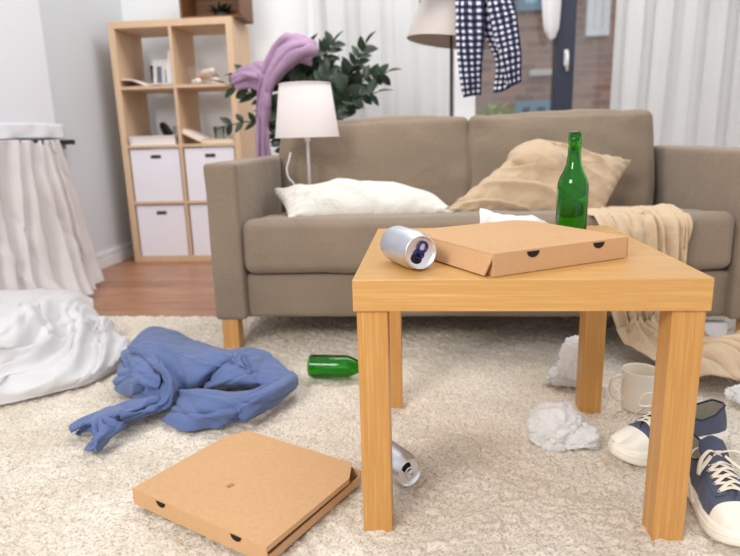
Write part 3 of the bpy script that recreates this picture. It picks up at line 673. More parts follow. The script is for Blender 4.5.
# things on the shelves
z3 = zs[3]; z2 = zs[2]
ob = thing('open_book', 'open book with white pages lying in the top left compartment', 'book', (cols[0]+.14, qy+.10, z3))
G = grid([[(-.135, y, .004+.03*math.exp(-((t_)/.35)**2)*0+.035) for y, t_ in ((-.09, 0), (.1, 0))], [(-.08, -.09, .036), (-.08, .1, .036)], [(-.03, -.09, .018), (-.03, .1, .018)], [(.0, -.09, .004), (.0, .1, .004)],
          [(.05, -.09, .010), (.05, .1, .010)], [(.125, -.09, .008), (.125, .1, .008)]], 40, 4)
at(cloth(G, .007), 'pages', page_m, ob)
G2 = G.copy(); G2[..., 2] -= .0055; G2[..., 2] = np.maximum(G2[..., 2], .0012); at(cloth(G2, .002), 'cover', plain('red_brown_cover', rgb(150, 80, 66), .6), ob)
# leaning printed card / photo stand + black card behind
pcard = thing('picture_card', 'white printed card standing behind the open book', 'card', (cols[0]+.17, qy+.19, z3))
Mx = Matrix.Rotation(-.15, 4, 'X'); c2 = MB(); c2.box((-.065, 0, .006), (.07, .006, .165), .001, M=Mx); at(c2, 'card', paper_m, pcard)
c3 = MB(); c3.box((-.04, -.003, .03), (-.012, 0, .125), M=Mx); c3.box((.01, -.003, .03), (.045, 0, .11), M=Mx); at(c3, 'print', blue_spine, pcard)
bkc = MB().box((cols[0]+.092, qy+.20, z3+.0005), (cols[0]+.107, qy+.31, z3+.13), .001)
tag(bkc.build('book', black_m), 'thin dark book standing upright left of the white printed card', 'book')
v_ = thing('carafe', 'small pale bottle standing at the right of the top left compartment', 'bottle', (cols[0]+.245, qy+.13, z3))
at(MB().lathe([(.026, 0.0), (.028, .01), (.028, .12), (.012, .15), (.011, .18), (.013, .185), (.009, .185), (.009, .15)], 24), 'body', paper_m, v_)
at(MB().lathe([(.010, .17), (.010, .20), (.008, .203)], 16), 'cap', page_m, v_)
# glass box of shells and stones
gb = thing('glass_box', 'clear glass box filled with pale shells in the top right compartment', 'box', (cols[1]+.13, qy+.10, z3))
g = MB()
for a, b_ in (((-.075, -.06, 0), (.075, .06, .003)), ((-.075, -.06, .003), (-.072, .06, .10)), ((.072, -.06, .003), (.075, .06, .075)), ((-.072, -.06, .003), (.072, -.057, .09)), ((-.072, .057, .003), (.072, .06, .09))): g.box(a, b_)
at(g, 'case', pane_m, gb)
st_m = [plain('shell_white', rgb(240, 234, 226), .6), plain('shell_tan', rgb(206, 160, 130), .6), plain('shell_yellow', rgb(222, 206, 150), .6)]
def blob(name, c, r, m, seed, root=None, amp=.25, sub=2):
    bm = bmesh.new(); bmesh.ops.create_icosphere(bm, subdivisions=sub, radius=1)
    for v in bm.verts: v.co = Vector(v.co)*(1+amp*nz(v.co, 1.3, seed)); v.co = Vector((v.co.x*r[0], v.co.y*r[1], v.co.z*r[2]))+Vector(c)
    me = bpy.data.meshes.new(name); bm.to_mesh(me); bm.free(); return link(name, me, m, root)
k = 0
for zz, cnt in ((.022, 8), (.052, 7), (.076, 4)):
    for i in range(cnt):
        w = blob('shell', (gb.location.x-.055+.11*((i*.618+.1*zz*99) % 1), gb.location.y-.045+.09*((i*.37+zz*7) % 1), z3+zz), (.02, .018, .015), st_m[(k*2+i) % 3], k)
        tag(w, 'rounded pale shell piled inside the clear glass box on the shelf', 'shell', 'shells in the glass box'); k += 1
ws = blob('shell', (cols[1]+.205, qy+.07, z3+.020), (.032, .03, .021), st_m[0], 77); tag(ws, 'larger white shell lying right of the glass box', 'shell')
# row 3 left: white book, dark dish and tin
wb = thing('book', 'thick white book lying flat in the left compartment above the boxes', 'book', (cols[0]+.15, qy+.09, z2))
at(MB().box((-.125, -.085, .001), (.13, .10, .045), .002), 'pages', page_m, wb)
mb = MB(); mb.box((-.13, -.09, 0), (.135, .105, .004), .001); mb.box((-.13, -.09, .045), (.135, .105, .050), .001); mb.box((-.134, -.09, 0), (-.129, .105, .050), .001); at(mb, 'cover', paper_m, wb)
dd = MB().lathe([(.004, 0), (.065, .002), (.068, .006), (.062, .016), (.004, .018)], 32, M=Matrix.Translation((cols[0]+.135, qy+.235, z2+.068)) @ Matrix.Rotation(1.15, 4, 'Y') @ Matrix.Rotation(0, 4, 'X'))
tag(dd.build('clock', black_m), 'round black disc leaning upright behind the white book', 'clock')
tin = thing('tin', 'small grey tin with dark band behind the white book', 'tin', (cols[0]+.215, qy+.24, z2))
at(MB().lathe([(.036, 0), (.038, .004), (.038, .10), (.034, .106), (.004, .108)], 28), 'body', plain('grey_tin', rgb(170, 160, 150), .5), tin)
at(MB().lathe([(.0386, .02), (.0388, .05)], 28, cap0=False, cap1=False), 'band', soil_m, tin)
# row 3 right: yellow books and drinking glass
yb = thing('book', 'pale yellow book lying flat at the front of the right compartment', 'book', (cols[1]+.20, qy+.09, z2))
at(MB().box((-.085, -.075, .003), (.095, .085, .022), .001), 'pages', page_m, yb); mb = MB(); mb.box((-.09, -.08, 0), (.10, .09, .003)); mb.box((-.09, -.08, .022), (.10, .09, .026), .001); at(mb, 'cover', yel_m, yb)
yb = thing('book', 'yellow open book propped at a slant in the right compartment', 'book', (cols[1]+.065, qy+.10, z2))
Mt = Matrix.Translation((0, 0, .042)) @ Matrix.Rotation(.45, 4, 'Y')
at(MB().box((-.07, -.08, -.008), (.075, .08, .012), .001, M=Mt), 'pages', page_m, yb); at(MB().box((-.075, -.085, -.013), (.08, .085, -.008), .001, M=Mt).box((-.079, -.085, -.013), (-.073, .085, .012), .001, M=Mt), 'cover', yel_m, yb)
dg = MB().lathe([(.026, 0), (.034, .095), (.032, .095), (.0245, .006), (.002, .005)], 28, M=Matrix.Translation((cols[1]+.145, qy+.235, z2+.0005)))
tag(dg.build('drinking_glass', glass_m), 'clear drinking glass behind the yellow books', 'glass')
# wooden crate on top with a small plant
cx0, cx1 = ay(181, 10, 2.5).x, ay(243, 10, 2.5).x; zt = q0+qh
cr_ = thing('wooden_crate', 'brown open wooden crate box standing on top of the shelf unit', 'crate', ((cx0+cx1)/2, 2.63, zt))
def KC(mb, n): return K(mb, n, crate_m, cr_)
KC(MB().box((cx0, 2.48, zt), (cx1, 2.70, zt+.014), .001), 'bottom_panel'); KC(MB().box((cx0, 2.48, zt+.014), (cx0+.014, 2.70, zt+.30), .001), 'side_panel'); KC(MB().box((cx1-.014, 2.47, zt+.014), (cx1, 2.70, zt+.30), .001), 'side_panel')
KC(MB().box((cx0, 2.48, zt+.30), (cx1, 2.70, zt+.314), .001), 'top_panel'); KC(MB().box((cx0+.014, 2.69, zt+.014), (cx1-.014, 2.70, zt+.30)), 'back_panel')
sp_ = thing('small_plant', 'little dark green plant sitting inside the brown wooden crate', 'plant', ((cx0+cx1)/2+.02, 2.6, zt+.014))
at(MB().lathe([(.035, 0), (.045, .03), (.04, .03), (.036, .027)], 24), 'pot', plain('black_pot', rgb(40, 44, 40), .6), sp_)
mb = MB()
for k in range(70):
    th = random.random()*2*PI; V, Fc = leafpts(Vector((.02*math.cos(th), .02*math.sin(th), .028)), (math.cos(th), math.sin(th), random.uniform(.3, 2.)), random.uniform(.04, .075), .018); mb.add(V, Fc)
at(mb, 'foliage', leaf_m, sp_)

# ------------------------------------------------------------------ left: blind, rail, sheer curtain, white cloth heap
yE = 2.0
bl = MB(); bl.box((-1.705, .9, .735), (-1.700, yE, 2.3)); 
B = thing('roller_blind', 'white roller blind panel hanging on the left wall above the black rail', 'blind', (-1.70, 1.5, .74))
K(bl, 'panel', blind_m, B)
G = grid([[(-1.69, .9+.28*i, z+.004*math.sin(i*2.3)) for i in range(5)] for z in (.775, .735, .705)], 8, 60)
for i in range(8):
    for j in range(60): G[i, j, 0] += .012+.003*math.sin(j*.9)+.004*(i/7)*math.sin(j*.5+i*.4)
K(cloth(G, .006), 'hem', blind_m, B)
rl = thing('wall_rail', 'black rail end sticking out on the left wall under the white blind', 'rail', (-1.70, 2.03, .688))
K(MB().box((-1.719, 1.2, .676), (-1.655, yE+.075, .700), .003), 'bar', black_m, rl)
K(MB().box((-1.719, yE-.02, .655), (-1.69, yE+.05, .6805), .003), 'bracket', plain('grey_metal', rgb(150, 150, 154), .4), rl)
# gathered sheer curtain: hangs from the rail, flares into the room at the bottom
cn = [[(-1.655, 1.15, .70), (-1.65, 1.4, .70), (-1.65, 1.62, .70), (-1.65, 1.80, .70), (-1.648, 1.93, .70)],
      [(-1.63, 1.05, .52), (-1.62, 1.32, .52), (-1.61, 1.56, .52), (-1.61, 1.76, .52), (-1.62, 1.94, .52)],
      [(-1.59, .95, .30), (-1.575, 1.22, .30), (-1.56, 1.48, .30), (-1.56, 1.72, .30), (-1.59, 1.95, .30)],
      [(-1.54, .85, .12), (-1.51, 1.12, .12), (-1.49, 1.38, .12), (-1.49, 1.64, .12), (-1.55, 1.92, .12)],
      [(-1.48, .78, .015), (-1.42, 1.02, .015), (-1.37, 1.30, .015), (-1.40, 1.56, .015), (-1.50, 1.85, .015)]]
G = grid(cn, 70, 150)
for i in range(70):
    t_ = i/69
    for j in range(150):
        s_ = j/149; ph = 2*PI*9*s_+2.6*noise.noise(Vector((s_*5, t_*1.3, 4)))*2+1.2*t_
        a = .010+.022*t_; G[i, j, 0] += a*math.sin(ph)*.9; G[i, j, 1] += a*.6*math.cos(ph*.5+1)
G = folds(ruffle(G, .006, 7, 5), 9, .014, 8, L=(.4, .8), w=(.010, .022), th=.25, spread=.25, zmin=.004)
tag(cloth(G, .0015).build('sheer_curtain', sheer2_m), 'pinkish white sheer curtain bunched under the white blind on the left wall', 'curtain')
# white cloth heap on the rug
hp = [[az(-60, 300, .20), az(-20, 291, .16), az(30, 289, .13), az(70, 290, .10), az(92, 300, .06)],
      [az(-70, 330, .20), az(-20, 318, .19), az(30, 312, .16), az(75, 308, .12), az(98, 322, .05)],
      [az(-70, 360, .12), az(-15, 348, .14), az(35, 338, .12), az(85, 326, .08), az(112, 330, .03)],
      [az(-70, 385, .07), az(-10, 374, .07), az(40, 362, .07), az(88, 348, .045), az(127, 341, .02)],
      [az(-60, 402, .04), az(0, 393, .035), az(48, 382, .04), az(95, 370, .035), az(128, 354, .02)],
      [az(-55, 412, .005), az(0, 405, .005), az(45, 395, .005), az(92, 383, .005), az(124, 366, .005)]]
G = grid(hp, 90, 110)
for i in range(90):
    for j in range(110):
        a, b_ = i/89, j/109; d = a*5.5+b_*2.3
        w = math.sin(PI*min(1, a*1.02))**.6
        dd = (a*1.0+b_*1.15); q = nz((a*2.2, b_*2.2, 0), 1, 3)
        G[i, j, 2] += w*(.030*(1-abs(math.sin(dd*7.5+3.2*q)))**2.2+.016*(1-abs(math.sin(dd*15+5*q+b_*3)))**2+.012*nz((a*4, b_*5, 0), 1, 6))
G[..., 2] = np.maximum(G[..., 2], .004)
G = folds(ruffle(G, .004, 10, 7), 14, .013, 21, L=(.4, .9), w=(.02, .05), th=1.9, spread=.35, zmin=.004)
tag(cloth(G, .002).build('white_cloth', sheet_m), 'white voile cloth heaped in loose folds on the left of the rug', 'cloth')

# ------------------------------------------------------------------ blue garment on the rug
mb = MB()
def patch(ctrl, nu=34, nv=34, amp=.004, s_=18, seed=0, th=.002, fa=1.):
    c_ = [[az(u, v, z) for u, v, z in r] for r in ctrl]; G = grid(c_, int(nu*1.9), int(nv*1.9)); G = ruffle(G, amp*.9, s_*.7, seed); G = folds(G, 15, .012*fa, seed+31, zmin=.003); cloth(G, th, mb)
# main back panel
patch([[(121, 351, .055), (134, 338, .06), (150, 327, .05), (172, 330, .045), (205, 344, .045), (243, 352, .05)],
       [(124, 362, .06), (142, 352, .085), (160, 345, .085), (185, 348, .075), (212, 356, .075), (238, 358, .07)],
       [(134, 380, .055), (152, 366, .085), (172, 362, .08), (192, 365, .075), (210, 368, .07), (228, 366, .05)],
       [(148, 400, .03), (166, 388, .06), (178, 382, .055), (192, 382, .05), (204, 380, .045), (215, 378, .03)],
       [(158, 408, .006), (170, 404, .012), (180, 400, .010), (190, 396, .008), (199, 391, .008), (206, 386, .006)]], 44, 50, .005, 16, 1)
# left bulging fold
patch([[(121, 352, .056), (133, 350, .085), (146, 354, .095), (158, 364, .085)],
       [(117, 368, .055), (130, 364, .085), (145, 368, .10), (160, 376, .09)],
       [(113, 383, .030), (126, 381, .060), (142, 384, .07), (160, 388, .06)],
       [(114, 390, .008), (124, 396, .010), (140, 400, .012), (158, 403, .012)]], 34, 34, .003, 14, 2)
# edge fold curling round it
patch([[(128, 348, .088), (144, 351, .105), (160, 364, .10), (166, 382, .075), (158, 398, .04), (140, 403, .03), (118, 411, .03)],
       [(131, 352, .092), (146, 356, .112), (164, 368, .11), (171, 386, .08), (164, 403, .05), (144, 410, .045), (120, 418, .04)],
       [(138, 354, .085), (152, 360, .095), (170, 372, .09), (178, 388, .06), (170, 404, .03), (150, 415, .02), (124, 425, .01)]], 16, 50, .002, 14, 3)
# tail to the lower left
patch([[(158, 392, .035), (135, 398, .04), (105, 407, .045), (84, 417, .035), (68, 426, .02)],
       [(160, 398, .045), (138, 406, .05), (110, 414, .055), (88, 422, .045), (70, 430, .03)],
       [(160, 405, .03), (140, 413, .03), (114, 422, .035), (95, 426, .03), (80, 432, .012)],
       [(158, 410, .006), (142, 417, .006), (120, 425, .006), (98, 430, .012), (74, 434, .005)]], 26, 44, .004, 22, 4)
patch([[(92, 422, .05), (100, 416, .055), (110, 420, .05), (124, 426, .035)],
       [(92, 434, .04), (97, 432, .05), (106, 434, .045), (125, 431, .02)],
       [(88, 444, .018), (94, 446, .03), (100, 444, .028), (112, 440, .012)],
       [(84, 450, .004), (90, 452, .008), (97, 450, .006), (106, 444, .004)]], 26, 26, .003, 25, 5)
# back right panel
patch([[(214, 362, .05), (230, 352, .055), (250, 350, .05), (268, 355, .045), (282, 366, .04), (290, 372, .05)],
       [(212, 374, .05), (228, 366, .075), (248, 362, .075), (265, 366, .065), (280, 374, .06), (288, 378, .055)],
       [(206, 386, .03), (222, 384, .05), (242, 382, .055), (258, 384, .05), (272, 386, .045), (282, 386, .04)],
       [(202, 388, .006), (220, 388, .006), (240, 388, .006), (256, 387, .006), (268, 387, .01), (278, 388, .015)]], 34, 46, .007, 18, 6)
# front right panel
patch([[(182, 390, .045), (200, 389, .062), (222, 391, .066), (240, 391, .066), (256, 388, .07), (278, 378, .065), (292, 371, .06)],
       [(177, 396, .04), (198, 398, .065), (220, 400, .065), (240, 400, .065), (258, 396, .07), (282, 386, .07), (297, 376, .055)],
       [(170, 410, .025), (190, 413, .045), (215, 414, .045), (238, 411, .04), (254, 410, .04), (280, 398, .04), (298, 384, .035)],
       [(161, 421, .004), (184, 431, .004), (210, 428, .004), (234, 424, .004), (252, 419, .004), (276, 405, .004), (297, 390, .004)]], 34, 54, .004, 16, 7)
# inner fold
patch([[(225, 356, .07), (236, 352, .085), (243, 356, .08)], [(222, 364, .05), (234, 362, .08), (248, 366, .085)], [(214, 374, .05), (232, 370, .06), (250, 374, .07)]], 16, 20, .003, 25, 8)
tag(mb.build('blue_garment', blue_m), 'crumpled blue cotton garment thrown on the rug in front of the sofa', 'clothing')

# ------------------------------------------------------------------ pizza boxes
def vent(mb, c, ex, nrm, r=.013, th=.0006):
    n = 16; P0 = [Vector(c)+Vector(ex)*r*math.cos(PI*k/n)-Vector((0, 0, 1))*r*.82*math.sin(PI*k/n) for k in range(n+1)]
    V = [p+Vector(nrm)*th for p in P0]+[p-Vector(nrm)*th for p in P0]; m_ = n+1
    mb.add(V, [tuple(range(m_)), tuple(range(m_, 2*m_))[::-1]]+[(i, (i+1) % m_, m_+(i+1) % m_, m_+i) for i in range(m_)], False)
def pizza_box(label, corner, ang, w, d, h, zb, open_=0., flap=False, cut=.035):
    R_ = thing('pizza_box', label, 'box', (corner[0], corner[1], zb), 'cardboard pizza boxes', ang)
    t_ = .0028
    # tray : local x along front (0..w), y depth (0..d)
    b = MB(); b.box((.004, .004, 0), (w-.004, d-.004, t_)); b.box((.004, .004, t_), (w-.004, .004+t_, h-.006)); b.box((.004, d-.004-t_, t_), (w-.004, d-.004, h-.006)); b.box((.004, .004+t_, t_), (.004+t_, d-.004-t_, h-.006)); b.box((w-.004-t_, .004+t_, t_), (w-.004, d-.004-t_, h-.006 if flap else h*.46))
    at(b, 'base_tray', card, R_)
    # lid hinged at the back
    def LM(): return Matrix.Translation((0, d, h-t_)) @ Matrix.Rotation(-open_, 4, 'X') @ Matrix.Translation((0, -d, -(h-t_)))
    M_ = LM(); lid = MB()
    pts = [(0, 0), (w, 0), (w, d-cut), (w-cut*.55, d), (cut*.55, d), (0, d-cut)]
    lid.prism(pts, h-t_, h, M_)
    if flap:
        # left side flap swung out at the front corner
        lid.box((0, 0, .001), (w, t_, h-t_), 0, M_)
        q = [(-.0, 0.001, h-t_), (-.001, d-cut, h-t_), (-.010, d-cut, .003), (-.009, .012, .002)]
        V = [Vector(p) for p in q]+[Vector(p)+Vector((t_, 0, 0)) for p in q]
        lid.add([M_ @ v for v in V], [(0, 1, 2, 3), (7, 6, 5, 4), (0, 3, 7, 4), (1, 0, 4, 5), (2, 1, 5, 6), (3, 2, 6, 7)], False)
        lid.box((w-t_, 0, .002), (w, d-cut, h-t_), 0, M_)
    else:
        lid.box((0, 0, .002), (w, t_, h-t_), 0, M_); lid.box((0, 0, .006), (t_, d-cut, h-t_), 0, M_); lid.box((w-t_, t_, h*.70), (w, d-cut, h-t_), 0, M_)
    lo = at(lid, 'lid', card, R_)
    for fx_ in (.27, .76) if flap else (.24, .80):
        v = MB(); c_ = M_ @ Vector((fx_*w, -.0002, h-t_-(.0005))); vent(v, c_, (1, 0, 0), (0, -1, 0), .0125)
        at(v, 'vent_hole', void_m, lo)
    return R_
pizza_box('closed kraft cardboard pizza box with two vent holes on the table top', (.222, .010), .535, .29, .285, .038, .4502, .0, True)
pf = pizza_box('kraft cardboard pizza box lying on the rug left of the table leg', (-.437, .047), -.475, .335, .285, .034, .001, .012, False, .05)
st = MB(); c_ = (.145, .14)
st.prism([(.150, .095), (.158, .093), (.161, .105), (.153, .108)], .0345+.0005, .0375, Matrix.Translation((0, 0, 0)))
at(st, 'stain', plain('grease_stain', rgb(178, 124, 76), .6), pf)

# ------------------------------------------------------------------ cans
def can(label, c, direction, roll, R_=.0325, Ln=.115, seed=0):
    o = thing('drink_can', label, 'can', (0, 0, 0), 'aluminium drink cans')
    d = Vector(direction).normalized(); q = d.to_track_quat('Z', 'Y') @ Matrix.Rotation(roll, 3, 'Z').to_quaternion()
    o.rotation_mode = 'QUATERNION'; o.rotation_quaternion = q; o.location = c
    h = Ln/2
    at(MB().lathe([(.020, -h+.006), (.024, -h), (.026, -h+.002), (R_-.001, -h+.012), (R_, -h+.018), (R_, h-.022), (R_-.001, h-.018), (.0275, h-.003)], 56, cap1=False), 'body', steel, o)
    at(MB().lathe([(.0275, h-.004), (.0285, h-.001), (.0280, h+.001), (.0262, h+.001), (.0255, h-.0045), (.0235, h-.005), (.001, h-.0045)], 56, cap0=False), 'rim', steel_rim, o)
    mo = MB(); mo.lathe([(.0105, 0), (.0105, .0006)], 28, M=Matrix.Translation((0, .0125, h-.0047)) @ Matrix.Diagonal((1, .82, 1, 1))); at(mo, 'opening', void_m, o)
    tb = MB()
    n = 28; 
    for (cy, rx, ry, rr) in ((-.009, .0075, .009, .0017), (.004, .0075, .0065, .0017)):
        tb.tube([(rx*math.cos(2*PI*k/n), cy+ry*math.sin(2*PI*k/n), h-.0012) for k in range(n+1)], rr, 8)
    tb.box((-.006, -.003, h-.0025), (.006, .004, h+.0002), .0006); tb.lathe([(.003, h-.0045), (.003, h+.001), (.002, h+.0016)], 14)
    at(tb, 'pull_tab', navy_in if seed == 0 else steel_rim, o)
    return o
zc = .45+.0326
e1 = az(421, 252.5, zc); dr = Vector((.44, -.90, 0)).normalized()
can('silver drink can with blue pull tab lying on the table beside the pizza box', e1-dr*.0575, dr, 2.6, seed=0)
e1 = az(410, 473, .031); dr = Vector((.62, -.78, 0)).normalized()
can('silver drink can lying on the rug behind the front left table leg', e1-dr*.0575+Vector((0, 0, .0005)), dr, .4, seed=1)

# ------------------------------------------------------------------ bottles
BP = [(.004, .004), (.026, .0), (.0315, .003), (.0325, .010), (.0325, .102), (.0318, .112), (.0285, .124), (.021, .139), (.0160, .154), (.0138, .172), (.0132, .198), (.0152, .200), (.0155, .206), (.0140, .208), (.0142, .218), (.0125, .220)]
BI = [(.0098, .219), (.0098, .200), (.0105, .172), (.0128, .154), (.018, .138), (.0255, .123), (.0290, .111), (.0297, .101), (.0297, .012), (.026, .006), (.004, .009)]
def bottle(label, M_, liquid):
    o = thing('glass_bottle', label, 'bottle', (0, 0, 0), 'green glass bottles'); o.matrix_world = M_
    at(MB().lathe(BP+BI, 56, cap0=True, cap1=True), 'glass', green_m, o)
    return o
bp = az(571.5, 236.5, .45)
bottle('green glass beer bottle standing on the table behind the pizza box', Matrix.Translation((bp.x, .405, .4502)), True)
b1 = az(309, 366, .033)
bd = Vector((1, -.03, 0)).normalized()
bottle('green glass bottle lying on the rug behind the front left table leg', Matrix.Translation(b1+Vector((0, 0, .001))) @ bd.to_track_quat('Z', 'Y').to_matrix().to_4x4(), False)

# ------------------------------------------------------------------ mug
mc = az(641, 398, .04); mc = Vector((.632, .50, 0))
mg = thing('mug', 'plain cream mug standing on the rug behind the front right table leg', 'mug', (.640, .512, -.002))
at(MB().lathe([(.003, 0), (.036, 0), (.040, .004), (.0435, .05), (.0445, .100), (.0440, .102), (.0425, .102), (.0415, .098), (.0400, .05), (.0370, .008), (.003, .006)], 56), 'body', mugm, mg)
hn = MB(); hp_ = [(-.040-.0, -.004, .082), (-.052, -.006, .088), (-.068, -.008, .080), (-.073, -.009, .062), (-.069, -.008, .042), (-.056, -.006, .026), (-.041, -.004, .022)]
hn.tube(cr(hp_, 30), .0052, 10, flat=.8); at(hn, 'handle', mugm, mg)

# ------------------------------------------------------------------ crumpled papers
def crumple(name, c, r, seed, sub=5, m=paper_m, squash=1):
    bm = bmesh.new(); bmesh.ops.create_icosphere(bm, subdivisions=sub, radius=1)
    rnd = random.Random(seed); cells = [Vector((rnd.gauss(0, 1), rnd.gauss(0, 1), rnd.gauss(0, 1))).normalized() for _ in range(26)]
    hs = [rnd.uniform(.72, 1.12) for _ in cells]
    for v in bm.verts:
        d = v.co.normalized(); dd = d+Vector((nz(d, 1.7, seed), nz(d, 1.7, seed+3), nz(d, 1.7, seed+5)))*.45
        ds = sorted(((dd-c_).length, h) for c_, h in zip(cells, hs))[:2]
        k = ds[0][1]+.22*(1-min(1, (ds[1][0]-ds[0][0])*3.2))-.08
        k += .14*ridged(d, 2.2, seed)+.015*nz(d, 7, seed)
        v.co = Vector((d.x*r[0]*k, d.y*r[1]*k, d.z*r[2]*k))
    for v in bm.verts:
        v.co += Vector(c); v.co.z = max(v.co.z, c[2]-r[2]*.86)
    me = bpy.data.meshes.new(name); bm.to_mesh(me); bm.free()
    o = link(name, me, m); return o
p0 = az(552, 444, .0)
crumple_m = fabric('tissue_paper', rgb(255, 255, 255), weave=500, var=.001, bstr=.05, trans=.42, sheen=0, rough=.8)
w = crumple('crumpled_paper', (.392, .322, .040), (.056, .042, .050), 3, m=crumple_m)
w2 = crumple('crumpled_paper_fold', (.450, .305, .024), (.045, .030, .028), 8, m=crumple_m)
w2.name = 'loose_fold'; keep(w2, w) if False else None
w2.parent = w
tag(w, 'crumpled white tissue ball on the rug between the right table legs, nearest the camera', 'paper', 'crumpled papers')
w = crumple('crumpled_paper', (.520, .640, .068), (.050, .04, .078), 14, m=crumple_m)
w3 = crumple('loose_fold', (.485, .650, .024), (.040, .034, .026), 19, m=crumple_m); w3.parent = w
tag(w, 'crumpled white tissue standing behind the back right table leg', 'paper', 'crumpled papers')
q = az(738, 404, 0)
w = crumple('crumpled_paper', (q.x+.02, q.y, .022), (.042, .03, .026), 25, m=crumple_m); tag(w, 'small crumpled white paper at the right edge beside the end of the tan throw', 'paper', 'crumpled papers')
# napkin behind the box on the table
yn = .44
G = grid([[ay(479, 232, yn), ay(500, 233, yn), ay(525, 234, yn), ay(556, 236, yn)],
          [ay(480, 220, yn-.01), ay(500, 222, yn-.015), ay(527, 224, yn-.01), ay(556, 228, yn)],
          [ay(480, 209, yn+.01), ay(495, 213, yn), ay(508, 216, yn+.01), ay(530, 214, yn), ay(545, 219, yn)][:4],
          [ay(486, 214, yn+.05), ay(500, 217, yn+.05), ay(528, 218, yn+.05), ay(548, 224, yn+.04)],
          [ay(484, 226, yn+.08), ay(500, 226, yn+.08), ay(528, 228, yn+.08), ay(550, 230, yn+.06)]], 40, 40)
G = ruffle(G, .005, 30, 2, zmin=.452)
tag(cloth(G, .001).build('paper_napkin', paper_m), 'crumpled white paper napkin on the table behind the pizza box', 'napkin')

# ------------------------------------------------------------------ sneakers
def sneaker(label, heel, toe, side=1, seed=0):
    heel = Vector(heel); toe = Vector(toe); d = (toe-heel); Ln = d.length; ang = math.atan2(d.y, d.x)
    R_ = thing('sneaker', label, 'shoe', heel, 'navy canvas sneakers', ang)
    k = Ln/.28
    def hw(x):   # half width along the length 0..1 (heel..toe)
        pts = [(0, .0), (.02, .016), (.06, .025), (.15, .031), (.3, .031), (.45, .032), (.6, .039), (.72, .045), (.82, .044), (.9, .037), (.96, .025), (.99, .012), (1, 0)]
        for (a, b), (c, e) in zip(pts, pts[1:]):
            if x <= c:
                t_ = (x-a)/(c-a); return (b+(e-b)*t_)*k
        return 0
    def cy(x): return side*.008*math.sin(PI*min(1, x*1.1))*k   # slight banana
    xs = [.5-.5*math.cos(PI*i/47) for i in range(48)]
    # sole (foxing)
    so = MB(); prof = []
    for x in xs: prof.append((x*Ln, cy(x)+hw(x)+.002))
    for x in xs[::-1][1:-1]: prof.append((x*Ln, cy(x)-hw(x)-.002))
    n = len(prof); V = []
    def lift(x): return .010*k*max(0, (x-.8)/.2)**2
    for z_, sc in ((0, .955), (.004, .99), (.012, 1.0), (.026, .995), (.029, .97)):
        for (x, y) in prof: V.append(((x-Ln/2)*sc*(1 if sc > .96 else .985)+Ln/2, y*sc, z_*k+lift(x/Ln)))
    Fc = [(i*n+j, i*n+(j+1) % n, (i+1)*n+(j+1) % n, (i+1)*n+j) for i in range(4) for j in range(n)]+[tuple(range(n))[::-1], tuple(range(4*n, 5*n))]
    so.add(V, Fc); at(so, 'sole', rubber, R_)
    ts = MB()
    ts.tube([((x*Ln-Ln/2)*1.004+Ln/2, (cy(x)+hw(x)+.002)*1.02, .019*k+lift(x)) for x in xs[2:-1]]+[((x*Ln-Ln/2)*1.004+Ln/2, (cy(x)-hw(x)-.002)*1.02, .019*k+lift(x)) for x in xs[::-1][1:-2]], .0012, 6)
    at(ts, 'foxing_stripe', rubber, R_)
    # upper: ruled surface outline -> collar / throat / centreline
    def top(x):   # x', half gap, z
        P = [(0, .03, .0, .078), (.08, .07, .016, .080), (.2, .18, .026, .068), (.32, .30, .028, .062), (.45, .42, .026, .074), (.54, .50, .017, .088), (.62, .58, .014, .080), (.70, .66, .013, .070), (.76, .725, .010, .062), (.79, .77, .0, .056), (.88, .86, .0, .047), (.95, .93, .0, .038), (1, .975, .0, .033)]
        for a, b in zip(P, P[1:]):
            if x <= b[0]:
                t_ = (x-a[0])/(b[0]-a[0]); return [a[i]+(b[i]-a[i])*t_ for i in (1, 2, 3)]
        return P[-1][1:]
    def wall(x, s_, t_, off=0.):
        tx, tg, tz = top(x); o_ = Vector((.012*Ln+x*Ln*.976, cy(x)+s_*(hw(x)*.95), .022*k+lift(x))); T_ = Vector((tx*Ln, cy(tx)+s_*tg*k, tz*k))
        p = o_.lerp(T_, t_); b_ = math.sin(PI*t_)
        out = Vector(((x-.5)*.4 if x > .8 or x < .15 else 0, s_, .5 if x > .45 else 0)).normalized()
        bul = (.010 if x > .6 else .004)*k*b_*(1 if .02 < x < .98 else .6)
        p = p+out*bul; 
        if x > .76: p.z += .006*k*b_
        return p+Vector((out.x*(1-t_), out.y*(1-t_)**.7, out.z+.6*t_))*off
    def wallmesh(x0, x1, off, n1=40, n2=12, t0=0., t1=1.):
        m_ = MB()
        for s_ in (1, -1):
            V = [wall(x0+(x1-x0)*i/(n1-1), s_, t0+(t1-t0)*j/(n2-1), off) for i in range(n1) for j in range(n2)]
            m_.add(V, gridfaces(n1, n2))
        return m_
    at(wallmesh(0, .86, 0, 60), 'upper', navy_m, R_)
    at(wallmesh(.80, 1., .0012, 30), 'toe_cap', rubber, R_)
    li = wallmesh(0, .62, -.003*k, 40); li.add([(x*Ln, cy(x)+s_*hw(x)*.9, .026*k) for x in xs[2:34] for s_ in (1, -1)], gridfaces(32, 2)); at(li, 'lining', lining_m, R_)
    pipe = MB()
    for s_ in (1, -1): pipe.tube([wall(.56*i/30, s_, 1.0) for i in range(31)], .0022*k, 8)
    at(pipe, 'collar_piping', fabric('dark_navy_binding', rgb(52, 54, 74), weave=1500) if 'dark_navy_binding' not in MATS else MATS['dark_navy_binding'], R_)
    es = MB()
    for s_ in (1, -1):
        V = [wall(.53+.24*i/14, s_, t_, .0016) for i in range(15) for t_ in (.72, .8, .9, 1.0)]; es.add(V, gridfaces(15, 4))
    at(es, 'eyestay', navy_m, R_)
